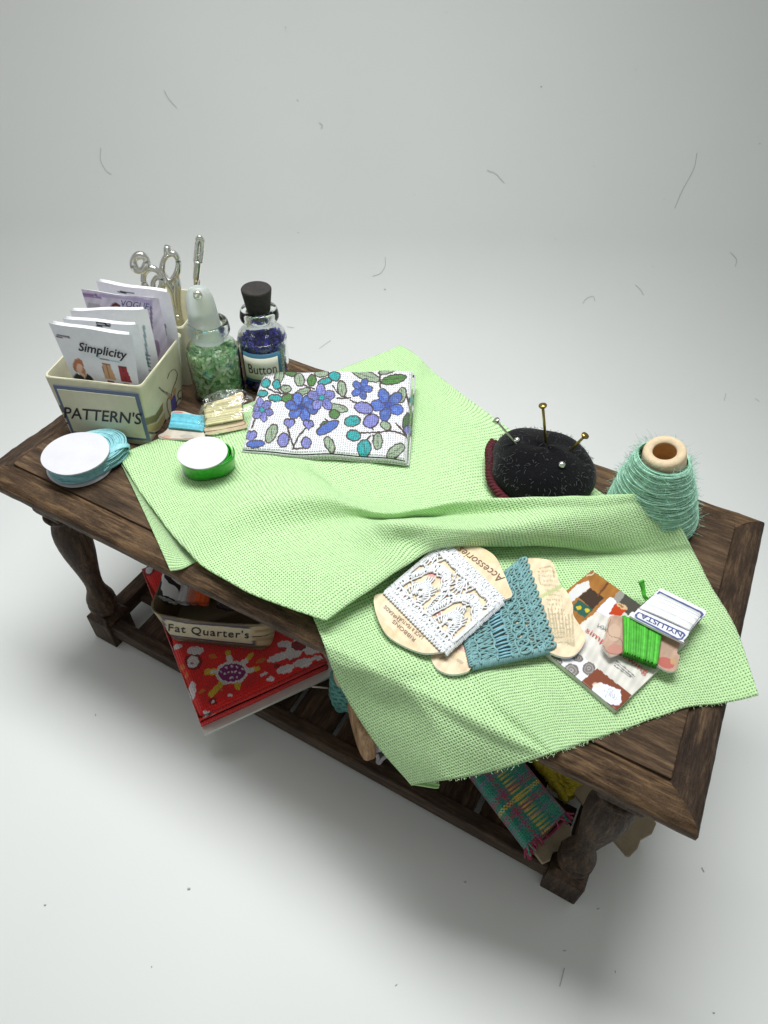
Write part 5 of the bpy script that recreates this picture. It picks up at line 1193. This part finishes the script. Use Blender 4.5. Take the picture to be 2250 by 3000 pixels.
# --- white thread card with blue border
at_n = plane3(pz(6, 715, 500, H + .42), pz(6, 1080, 665, H + .46), pz(6, 1220, 465, H + .34)); nn_ = nrm(np.cross(pz(6, 1080, 665, H + .46) - pz(6, 715, 500, H + .42), pz(6, 1220, 465, H + .34) - pz(6, 715, 500, H + .42)))
ncd = thing('thread_card', pz(6, 980, 480, H + .3), 'blue-bordered card wound with white thread, lying on top of the green thread card', 'thread card')
def nyl_paint(V):
    p = Paint(6, V, (.76, .77, .80)); bl = (.07, .09, .25)
    p.poly([(885, 330), (905, 312), (1200, 455), (1215, 475), (1195, 500), (1170, 490), (870, 350)], bl); p.poly([(890, 338), (910, 326), (1185, 462), (1195, 478), (1182, 488), (880, 345)], (.60, .62, .58))
    for i in range(4): p.line([(925 + i * 50, 352 + i * 24), (965 + i * 50, 372 + i * 24)], 5, (.3, .32, .42))
    p.poly([(735, 475), (760, 455), (1075, 598), (1090, 618), (1060, 652), (1030, 650), (735, 500)], bl); p.poly([(752, 474), (768, 466), (1062, 604), (1074, 618), (1052, 640), (1032, 638), (750, 492)], (.74, .75, .78))
    return p.c
slab(6, [(884, 325), (905, 308), (940, 318), (1200, 448), (1222, 468), (1212, 495), (1180, 520), (1110, 600), (1098, 630), (1066, 664), (1040, 668), (720, 510), (715, 492), (745, 455), (800, 410)], at_n, nn_, .04, 'card', white_paper, ncd, nyl_paint, sub=3)
n_thr = simple('white_thread', (.78, .80, .82), .75, var=.08, scale=12, bump=.5, bscale=60)
wind('thread', at_n, 6, [(872, 352), (762, 452), (1098, 600), (1178, 498)], nn_, n_thr, ncd, 17, .027, .085, layers=1)
write_px('writing', 'NYLUSTA', 6, (1052, 628), (768, 492), 34, lambda k, x, y: at_n(k, x, y) + nn_ * .047, ink_navy, ncd, bold=.01, lift=.004)
# --- loose end of green thread
m = MB()
for i in range(4):
    m.tube(cr(np.array([pz(6, 812 + i * 4, 372 - i * 3, H + .22), pz(6, 795 + i * 4, 345, H + .28), pz(6, 785 + i * 5, 300, H + .36), pz(6, 772 + i * 7, 262 - i * 6, H + .46), pz(6, 764 + i * 9, 248 - i * 3, H + .5)]), 6), .022, 5)
m.tube(cr(np.array([pz(6, 812, 372, H + .22), pz(6, 840, 420, H + .2), pz(6, 820, 520, H + .25), pz(6, 800, 560, H + .4)]), 6), .03, 5)
te = m.build('thread_end', g_thr, gcd, col=True)

# ================================================================== lower shelf: red fabric on a white board
d1 = nrm([-.84, .54, 0]); d2 = nrm([.536, .844, 0])
O = V3(-2.17, -3.99, 0)
rf = thing('fabric_bolt', (-3.5, -1.5, SH + .1), 'red flower-printed cotton folded on a white board, sticking out of the lower shelf', 'fabric bolt')
m = MB(); b0 = O - d1 * .24 - d2 * .02 + V3(0, 0, .93); m.prism([b0, b0 + d2 * 3.5, b0 + d2 * 3.5 + d1 * 5.2, b0 + d1 * 5.2], (0, 0, .09)); m.build('white_board', simple('white_board', (.66, .66, .62), .5, var=.08, scale=3, bump=.2), rf, smooth=False, bevel=.01)
def red_paint(V):
    p = Paint(7, V, (.68, .014, .012), jit=3); Wt = (.66, .62, .64); Dk = (.22, .005, .01); Ye = (.62, .42, .03); Pu = (.20, .01, .14)
    p.line([(812, 800), (822, 860)], 40, Ye); p.line([(990, 815), (925, 885)], 34, Ye); p.line([(1035, 918), (950, 935)], 34, Ye); p.line([(885, 1060), (885, 1000)], 46, Ye); p.line([(690, 1115), (775, 1015)], 46, Ye); p.line([(655, 945), (755, 945)], 46, Ye)
    p.line([(820, 840), (828, 870)], 44, Wt); p.line([(945, 865), (915, 890)], 40, Wt); p.line([(990, 930), (940, 940)], 36, Wt); p.line([(905, 1000), (885, 980)], 50, Wt); p.line([(790, 1020), (800, 990)], 44, Wt); p.line([(690, 945), (760, 945)], 24, Wt)
    p.ell(842, 948, 122, 84, -8, Wt); p.ell(842, 950, 102, 66, -8, Pu)
    for x, y in ((842, 945), (800, 915), (880, 912), (790, 960), (900, 950), (830, 990), (880, 985), (760, 945), (850, 985), (842, 905), (868, 945), (816, 945), (920, 925)): p.ell(x, y, 9, 8, 0, Wt)
    p.ell(555, 872, 68, 60, 0, Dk); p.ell(552, 872, 46, 42, -50, Wt); p.ell(545, 885, 12, 10, 0, (.5, .1, .25))
    for e in ((540, 1075, 34, 62, 5), (570, 785, 64, 34, 0), (430, 748, 44, 18, 5), (222, 180, 34, 34, 0), (1200, 830, 100, 30, -20), (1300, 790, 60, 70, 40), (1390, 730, 95, 60, 10), (1240, 920, 70, 26, -18), (1370, 870, 72, 26, -14), (1440, 780, 60, 30, -20), (1240, 730, 60, 30, 0), (1130, 990, 30, 14, -10), (650, 1240, 26, 18, 0), (130, 130, 30, 24, 0), (830, 1120, 20, 8, 0), (1480, 830, 50, 14, -15)): p.ell(*e, Wt)
    p.ell(222, 172, 46, 46, 0, Dk); p.ell(222, 172, 30, 32, 0, Wt); p.ell(1340, 740, 58, 42, 0, Dk); p.ell(1220, 770, 30, 16, -20, (.5, .01, .01)); p.ell(700, 1165, 30, 22, 0, Dk); p.ell(700, 1170, 14, 10, 0, Wt)
    p.ell(675, 1240, 12, 16, 0, (.02, .02, .02)); p.ell(690, 1250, 8, 8, 0, Wt)
    for e in ((470, 900, 22, 16, 20), (620, 1090, 26, 14, -30), (1060, 860, 40, 16, -20), (700, 830, 30, 18, 10), (1080, 960, 34, 12, -25), (760, 1080, 16, 10, 0), (500, 960, 14, 20, 0)): p.ell(*e, (.62, .16, .02) if e[0] % 3 else Wt)
    p.ell(1180, 900, 26, 14, -20, Dk); p.ell(1310, 850, 30, 12, -20, (.55, .01, .01))
    p.noise(.06, 80); return p.c
nu1, nv1 = 260, 200
L1, L2_ = 5.1, 3.3
G = np.zeros((nu1, nv1, 3)); s1, s2 = np.linspace(0, L1, nu1)[:, None, None], np.linspace(0, L2_, nv1)[None, :, None]
G = O + d1 * s1 + d2 * s2 + V3(0, 0, 1.5); colr = red_paint(G.reshape(-1, 3))
sag = .05 * np.sin(s1[..., 0] * 1.3 + s2[..., 0]) ; ed = np.minimum(np.minimum(s1[..., 0], L1 - s1[..., 0]), np.minimum(s2[..., 0], L2_ - s2[..., 0])); G[..., 2] += sag * .9 + .02 * np.sin(s1[..., 0] * 4.3 + s2[..., 0] * 2.2) - .16 * np.clip(1 - ed / .22, 0, 1) ** 2
red_w = woven('red_cotton', None, pitch=.055, bump=1.0, gap=.3, dark=.6, var=.12)
MB().grid(G, col=colr, uv=np.stack([s1[..., 0] + 0 * s2[..., 0], s2[..., 0] + 0 * s1[..., 0]], -1)).build('printed_top', red_w, rf, col=True, uv=True)
for i, (z_, off) in enumerate(((1.33, .0), (1.20, .05), (1.08, .02))):
    rr_ = []; c4_ = [O - d1 * off, O - d1 * off + d2 * L2_, O + d1 * L1 + d2 * L2_, O + d1 * L1]; base = []
    for a_, b_ in zip(c4_, c4_[1:] + c4_[:1]):
        for t in np.linspace(0, 1, 40, endpoint=False): base.append(a_ * (1 - t) + b_ * t)
    base = np.array(base); c_ = base.mean(0); c_[2] = 0
    for a_ in np.linspace(-pi / 2, pi / 2, 6): rr_.append(base + (base - c_) * .012 * cos(a_) + V3(0, 0, z_ + .065 * sin(a_)) + np.stack([np.zeros(160), np.zeros(160), .012 * np.sin(np.arange(160) * .2 + i)], 1))
    Pn = np.array(rr_); m = MB(); m.grid(Pn, wrapv=True, col=red_paint((Pn + V3(0, 0, .1)).reshape(-1, 3)) * .9, uv=np.stack([np.arange(6)[:, None] * .03 + np.zeros(160), np.arange(160)[None] * .08 + np.zeros((6, 1))], -1))
    m.f.append(tuple(5 * 160 + q for q in range(160))); m.build('folded_layer', red_w, rf, col=True, uv=True)

# ================================================================== low box of rolled fabrics
e1 = nrm([.925, .38, 0]); e2 = nrm([-.38, .925, 0]); FO = V3(-2.94, -2.28, 1.56) + e2 * .78
def rrect(hx, hy, r, z, n=8, bul=0):
    P = []
    for cx, cy, a0 in ((hx - r, -hy + r, -pi / 2), (hx - r, hy - r, 0), (-hx + r, hy - r, pi / 2), (-hx + r, -hy + r, pi)):
        for t in np.linspace(0, pi / 2, n): P.append((cx + r * cos(a0 + t), cy + r * sin(a0 + t)))
    Q = []
    for i in range(len(P)):
        a_, b_ = np.array(P[i]), np.array(P[(i + 1) % len(P)]); k = 24 if np.linalg.norm(b_ - a_) > .5 else 1
        for t in np.linspace(0, 1, k, endpoint=False): Q.append(a_ * (1 - t) + b_ * t)
    Q = np.array(Q); Q[:, 1] -= bul * np.cos(np.clip(Q[:, 0] / hx, -1, 1) * pi / 2) * (Q[:, 1] < 0)
    return FO + Q[:, :1] * e1 + Q[:, 1:] * e2 + V3(0, 0, z)
def fq_paint(V):
    tan = np.array([.27, .20, .11]); p = Paint(7, V, tan); fr = ((V - FO) @ e2 < .6) | True; p.m = fr
    k_ = np.array([.42, .34, .20]); bl = (.055, .055, .085)
    p.poly([(200, 340), (290, 430), (480, 480), (900, 510), (1200, 520), (1200, 600), (900, 575), (480, 545), (300, 505), (240, 440)], tan * 1.05)
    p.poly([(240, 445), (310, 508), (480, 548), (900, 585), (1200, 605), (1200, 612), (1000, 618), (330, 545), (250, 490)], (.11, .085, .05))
    p.poly([(250, 480), (320, 540), (345, 665), (290, 620)], k_); p.poly([(990, 605), (1180, 590), (1165, 740), (1010, 742)], k_)
    p.poly([(1000, 630), (1180, 610), (1180, 628), (1000, 650)], (.28, .2, .1)); p.poly([(1005, 690), (1170, 675), (1165, 700), (1008, 715)], (.30, .22, .11)); p.line([(1000, 678), (1080, 672), (1170, 640)], 7, (.02, .02, .03)); p.line([(260, 520), (300, 585), (340, 610)], 5, (.02, .02, .03)); p.line([(255, 500), (300, 560), (340, 590)], 12, (.28, .2, .1))
    p.poly([(310, 530), (500, 568), (985, 605), (1012, 742), (700, 715), (345, 668)], bl); p.poly([(333, 546), (500, 580), (968, 618), (986, 730), (700, 702), (360, 658)], (.52, .47, .33))
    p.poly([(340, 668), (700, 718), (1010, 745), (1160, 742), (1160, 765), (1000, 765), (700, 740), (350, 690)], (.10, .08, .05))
    return p.c
fq = thing('paper_box', FO, "low tan card box lettered Fat Quarter's, holding rolled fabrics on the lower shelf", 'box')
m = MB(); rg = [rrect(1.33 + .18 * t, .74 + .12 * t, .30 + .05 * t, 1.28 * t, bul=.10 * t) for t in np.linspace(0, 1, 60)]
rg += [rrect(1.50, .85, .34, 1.30, bul=.10), rrect(1.465, .82, .33, 1.29, bul=.10)] + [rrect(1.29 + .18 * t, .70 + .12 * t, .28 + .05 * t, 1.27 * t + .04, bul=.10 * t) for t in np.linspace(.96, 0, 10)]
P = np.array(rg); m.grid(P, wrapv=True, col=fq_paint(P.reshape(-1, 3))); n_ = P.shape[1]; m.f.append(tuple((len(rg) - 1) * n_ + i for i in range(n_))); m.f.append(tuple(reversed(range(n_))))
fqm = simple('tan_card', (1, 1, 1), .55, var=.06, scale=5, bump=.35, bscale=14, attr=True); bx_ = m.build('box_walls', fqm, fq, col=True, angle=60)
# lettering follows the front wall
v, f = text_fit("Fat Quarter's", 1.0, 1.0, space=1.12, bold=.008)
P = []
for x, y in v[:, :2]:
    u = x + .5; base = (1 - u) * np.array([365, 612]) + u * np.array([968, 668]) + np.array([0, 22 * (1 - (2 * u - 1) ** 2) * .35]); ix, iy = base[0] + y * 2, base[1] - y * 66
    # nearest point of the wall along the view ray
    d = ray(7, ix, iy); n3 = nrm(-e2 + V3(0, 0, -.11)); o3 = FO - e2 * (.74) + V3(0, 0, 0)
    q = CAM + d * (np.dot(o3 - CAM, n3) / np.dot(d, n3))
    for _ in range(4):
        lx = np.dot(q - FO, e1); t = (q[2] - FO[2]) / 1.28; o4 = FO - e2 * (.74 + .12 * t + .10 * t * cos(min(1, abs(lx) / 1.45) * pi / 2) + .012) ; o4[2] = q[2]
        q = CAM + d * (np.dot(o4 - CAM, -e2) / np.dot(d, -e2))
    P.append(q)
MB().add(np.array(P), f).build('writing', ink, bx_, smooth=False)
def roll(label, px, z, r, L, mat, tilt=.0, core=True):
    b = pz(7, *px, z); d = nrm(e2 + V3(0, 0, tilt)); t = thing('fabric_roll', b, label, 'fabric roll', "rolled fabrics in the low box")
    a1_ = nrm(np.cross(d, up)); a2_ = np.cross(a1_, d)
    m = MB(); n = 60; q = np.linspace(0, 1, n); th = q * 2 * pi * 2.6; rr = r * (.35 + .65 * q)
    P = np.array([[b + a1_ * (R_ * cos(a)) + a2_ * (R_ * sin(a)) + d * s_ for s_ in np.linspace(0, L, 20)] for a, R_ in zip(th, rr)])
    m.grid(P, uv=np.stack([q[:, None] * 6 * r + np.zeros(20), np.linspace(0, L, 20)[None] + np.zeros((n, 1))], -1)); m.grid(np.array([[b + d * .02 + a1_ * (R_ * cos(a)) + a2_ * (R_ * sin(a)) for a in np.linspace(0, 2 * pi, 24, endpoint=False)] for R_ in (.001, r * .9)]), wrapv=True)
    o = m.build('rolled_cloth', mat, t, uv=True); return t
zeb = N('zebra_cotton'); zf = zeb.n('ShaderNodeTexWave', wave_type='BANDS', bands_direction='DIAGONAL'); zf.inputs['Scale'].default_value = 1.5; zf.inputs['Distortion'].default_value = 7; zf.inputs['Detail'].default_value = 2
tco = zeb.n('ShaderNodeTexCoord'); zeb.l(tco.outputs['Object'], zf.inputs['Vector']); zeb.l(zeb.ramp(zf.outputs['Fac'], [(.42, (.015, .015, .015)), (.5, (.72, .73, .75))]), zeb.b.inputs['Base Color']); zeb.set(Roughness=.9)
roll('black and white striped fabric roll at the left end of the low box', (365, 405), 2.62, .33, 1.3, zeb.m, .25)
roll('plain white fabric roll between the striped and the orange rolls', (472, 425), 2.58, .20, 1.2, woven('white_roll', (.66, .66, .68), .05), .25)
roll('pale pink fabric roll tucked beside the orange one', (545, 430), 2.60, .16, 1.2, woven('pink_roll', (.55, .18, .12), .05), .3)
roll('bright orange fabric roll with its coiled end showing in the low box', (612, 432), 2.64, .21, 1.2, woven('orange_roll', (.72, .10, .01), .05), .3)
roll('dark purple fabric roll in the shade at the right of the low box', (800, 460), 2.55, .26, 1.1, woven('purple_roll', (.05, .015, .03), .05), .2)

# ================================================================== yarn spool, wooden reel
teal_y = simple('teal_yarn', (.13, .36, .32), .9, var=.3, scale=8, bump=.7, bscale=40, bdist=.02)
TY = pz(8, 430, 400, 1.0); TY = V3(TY[0] + .12, TY[1] + .25, SH + .02)
ys = thing('yarn_spool', TY, 'teal yarn spool with a pale card end, on the lower shelf behind the cloth', 'yarn spool')
m = MB(); nn = 2600; q = np.linspace(0, 1, nn); th = q * 2 * pi * 13; z = .06 + .98 * q + .05 * np.sin(th * 5.1); r = .50 + .05 * np.sin(th * 7.3) - .06 * q
m.tube(np.stack([TY[0] + r * np.cos(th), TY[1] + r * np.sin(th), TY[2] + z], 1), .058, 6); m.lathe([(.001, .04), (.46, .04), (.44, 1.02), (.001, 1.02)], TY, 30); m.build('yarn_winding', teal_y, ys)
m = MB(); m.lathe([(.45, 1.0), (.46, 1.1), (.40, 1.55), (.34, 1.56), (.30, 1.5), (.30, 1.1)], TY, 36); m.build('card_end', card_core, ys)
t = thing('needle', pz(8, 176, 308, 1.55), 'pale wooden needle sticking out left from the teal yarn spool', 'needle'); a_, b_ = pz(8, 176, 308, 1.62), pz(8, 285, 318, 1.5)
MB().tube(np.array([a_, a_ * .5 + b_ * .5, b_ + (b_ - a_) * .2]), .022, 6).build('needle_shaft', simple('bone', (.6, .52, .42), .5, bump=0), t)
beech = wood('beech_wood', (.26, .15, .075), (.46, .29, .16), (.60, .42, .26), 'Z', .6, .25, .1, .5)
nS = RM @ V3(-.93, -.24, .2); nS[2] *= .3; nS = nrm(nS); sa = nrm(np.cross(nS, up)); sb = np.cross(sa, nS)
SC = pz(8, 532, 655, 1.56)
ws = thing('wooden_reel', (SC[0] + .4, SC[1], SH), 'pale wooden reel lying on its side on the lower shelf, wound with white yarn', 'wooden reel')
m = MB(); m.lathe([(.11, -.30), (.115, .0), (.14, .02), (.60, .02), (.70, -.01), (.735, -.06), (.735, -.22), (.69, -.27), (.5, -.29), (.11, -.30)], SC, 64, ax=[sa, sb, nS]); m.build('flange', beech, ws, angle=40)
m = MB(); m.lathe([(.11, -1.65), (.69, -1.66), (.735, -1.7), (.735, -1.85), (.69, -1.9), (.11, -1.9)], SC, 48, ax=[sa, sb, nS]); m.build('flange', beech, ws, angle=40)
m = MB(); nn = 2200; q = np.linspace(0, 1, nn); th = q * 2 * pi * 22; r = .56 + .03 * np.sin(th * 3.3); z = -.34 - 1.26 * (.5 - .5 * np.cos(q * pi * 3)); c3 = np.cos(th)[:, None] * sa + np.sin(th)[:, None] * sb
m.tube(SC + c3 * r[:, None] + nS * z[:, None], .055, 5); m.lathe([(.52, -.3), (.52, -1.66)], SC, 30, ax=[sa, sb, nS])
m.tube(cr(np.array([pz(8, 700, 850, 1.0), pz(8, 712, 890, .9), pz(8, 705, 925, .85), pz(8, 722, 935, .85), pz(8, 740, 900, .9), pz(8, 780, 870, .95)]), 6), .05, 6)
m.build('yarn_winding', simple('white_yarn', (.58, .56, .60), .9, var=.15, bump=.5, bscale=40), ws)

# ================================================================== bolts of fabric at the right of the shelf
ld = nrm([-.89, .46, 0]); wd = nrm([.43, .90, 0])
def bolt_grid(o, wid, thk, L, nu, nv, z0, tl=.0):
    """rounded flat roll: o = near front corner on the ground, runs along ld, width along wd"""
    th = np.linspace(0, 2 * pi, nv, endpoint=False); r = thk / 2; P = np.zeros((nu, nv, 3)); UVb = np.zeros((nu, nv, 2))
    cs = [np.sign(cos(a)) * abs(cos(a)) ** .35 for a in th]; sn_ = [np.sign(sin(a)) * abs(sin(a)) ** .7 for a in th]
    for i, s_ in enumerate(np.linspace(0, L, nu)):
        for j in range(nv): P[i, j] = o + ld * s_ + wd * (wid / 2 + wid / 2 * cs[j]) + V3(0, 0, z0 + r + r * sn_[j] * (1 + .05 * sin(s_ * 4 + j * .2)) + tl * s_)
    return P
PO = pz(9, 480, 755, 1.25); PO[2] = 0
plb = thing('fabric_bolt', PO + V3(-1, .8, SH), 'green and crimson plaid fabric wrapped round a grey card, beside the right leg', 'fabric bolt')
NU, NV = 260, 150; P = bolt_grid(PO, 1.22, .56, 3.6, NU, NV, .84)
arc = np.concatenate([[0], np.cumsum(np.linalg.norm(np.diff(P[0], axis=0), axis=1))]); Uc = np.linspace(0, 3.6, NU)[:, None] + 0 * arc[None]; Vc = arc[None] + 0 * Uc
pal = dict(t=(.015, .24, .16), g=(.03, .32, .18), c=(.42, .03, .10), y=(.85, .58, .05), p=(.22, .18, .28), b=(.10, .26, .28))
seq = 'tttcccttyyttcccptttgggpp'
def colw(x): i = np.floor(x / .038).astype(int) % len(seq); A_ = np.array([pal[q] for q in seq]); return A_[i]
par = (np.floor(Uc / .045).astype(int) + np.floor(Vc / .045).astype(int)) % 2
colp = np.where(par[..., None] == 0, colw(Uc * .8 + .55), colw(Vc + .3)); colp = colp * .82 + .18 * np.array(pal['b'])
MB().grid(P, wrapv=True, col=colp, uv=np.stack([Uc, Vc], -1)).build('plaid_cloth', woven('plaid_cotton', None, pitch=.055, bump=1.1, gap=.34, dark=.5, var=.15), plb, col=True, uv=True)
m = MB()
for j in range(0, NV, 2):
    b_ = P[0, j]; cj = colp[0, j]; cc3 = (.30, .03, .08) if random.random() < .55 else tuple(cj * 1.2); d = nrm(-ld * .6 + rng.normal(0, .25, 3) + V3(0, 0, -.2))
    m.tube(cr(np.array([b_ + ld * .05, b_ + d * .06, b_ + d * .14 + rng.normal(0, .02, 3)]), 3), .018, 4, col=cc3)
tag(m.build('frayed_edge', simple('fray', (1, 1, 1), .9, attr=True, bump=0), plb, col=True), kind='stuff')
grey_card = simple('grey_board', (.30, .24, .16), .8, var=.15, scale=4, bump=.4, bscale=14, bdist=.02)
def torn_card(o, w0, w1, L, z, th, par, out=.42):
    pts = [(-out * .9, w0), (-out, w0 + .18), (-out * .8, w0 + .35), (-out * .95, w0 + .5), (-out * .7, w0 + .62), (-out * .85, w1 - .15), (-out * .55, w1), (L, w1), (L, w0)]
    return MB().prism([o + ld * a + wd * b + V3(0, 0, z) for a, b in pts], (0, 0, th)).build('grey_card', grey_card, par, smooth=False, bevel=.02)
torn_card(PO, .10, 1.12, 3.4, 1.06, .12, plb)
m = MB(); m.tube(cr(np.array([P[0, 20] + V3(0, 0, -.1), PO - ld * .05 + wd * .7 + V3(0, 0, 1.2), PO - ld * .04 + wd * .2 + V3(0, 0, 1.1), PO - ld * .02 + wd * .02 + V3(0, 0, 1.02)]), 6), .035, 6); m.build('loose_thread', simple('crimson_thread', (.28, .03, .08), .9, bump=.3), plb)
YO = pz(9, 1050, 800, 1.1) ; YO[2] = 0
ylb = thing('fabric_bolt', YO + V3(-1, .8, SH), 'grey card sticking out past the right leg, with fuzzy yellow fabric wrapped round it', 'fabric bolt')
m = MB(); m.prism([YO + ld * a + wd * b + V3(0, 0, 1.02 + .0 * a) for a, b in ((.02, 0), (-.03, .04), (-.02, .3), (.06, .5), (0, .8), (.08, 1.05), (.5, 1.12), (4.2, 1.12), (4.2, 0))], (0, 0, .10)); m.build('grey_card', grey_card, ylb, smooth=False, bevel=.02)
P = bolt_grid(YO + ld * 1.55 - wd * .32, 1.45, .75, 2.6, 40, 60, .88); P += .02 * rng.normal(size=P.shape)
MB().grid(P, wrapv=True).build('yellow_cloth', simple('yellow_fleece', (.42, .34, .02), .95, var=.3, scale=6, bump=.9, bscale=18, bdist=.05), ylb)

# ================================================================== loose fibres: on the cloth corner and on the sheet
m = MB()
for px_ in ([(888, 1694), (905, 1692), (925, 1696), (945, 1697)], [(890, 1693), (915, 1697), (940, 1701), (947, 1700)], [(925, 1690), (945, 1694), (948, 1697)]):
    m.tube(cr(np.array([pz(0, x, y, Sf[0, -1][2] - .02 * i) for i, (x, y) in enumerate(px_)]), 5), .02, 5)
fe = m.build('frayed_thread', simple('green_fray', (.50, .80, .36), .9, bump=0), cl)
lint_m = simple('lint', (.46, .46, .46), .8, bump=0)
m = MB()
hairs = [[(355, 195), (362, 210), (372, 222), (382, 232)], [(217, 320), (217, 345), (228, 368), (241, 377)], [(1052, 368), (1070, 376), (1082, 386), (1090, 395)], [(1505, 330), (1500, 365), (1482, 395), (1470, 420), (1458, 450)], [(833, 555), (832, 575), (822, 590), (805, 597)], [(688, 265), (697, 270), (693, 278)],
         [(1372, 615), (1382, 625), (1391, 638)], [(1258, 655), (1266, 645), (1280, 640), (1286, 650)], [(1578, 545), (1590, 560), (1588, 575)], [(1220, 2090), (1214, 2110), (1210, 2130)], [(715, 735), (700, 745), (690, 752)], [(1632, 860), (1640, 868)], [(1568, 850), (1564, 866)], [(620, 705), (635, 708)]]
def jig(q): return [(x + random.uniform(-1, 1), y + random.uniform(-1, 1)) for x, y in q]
for h_ in hairs:
    c = cr(np.array(jig(h_), float), 5); m.tube(np.array([on_sweep(0, x, y, .02) for x, y in c]), .0075, 3)
for i in range(34):
    x, y = random.uniform(0, 1659), random.choice((random.uniform(20, 760), random.uniform(20, 900), random.uniform(1500, 2200)))
    p0 = on_sweep(0, x, y, .015); r = random.uniform(.008, .018); m.tube(np.array([p0, p0 + rng.normal(0, .03, 3) * [1, 1, 0] + V3(r, 0, 0)]), r * .6, 4)
for x, y, r in ((405, 1920, .05), (1003, 1906, .03), (1540, 2188, .03), (95, 1955, .035), (1168, 187, .04), (830, 625, .05)):
    p0 = on_sweep(0, x, y, .015); m.tube(np.array([p0, p0 + V3(r, r * .6, 0)]), r * .45, 5)
tag(m.build('lint', lint_m, None), 'scattered dark lint specks and fine hairs lying on the white paper sweep', 'lint', kind='stuff')
# stray fibres on the table edge
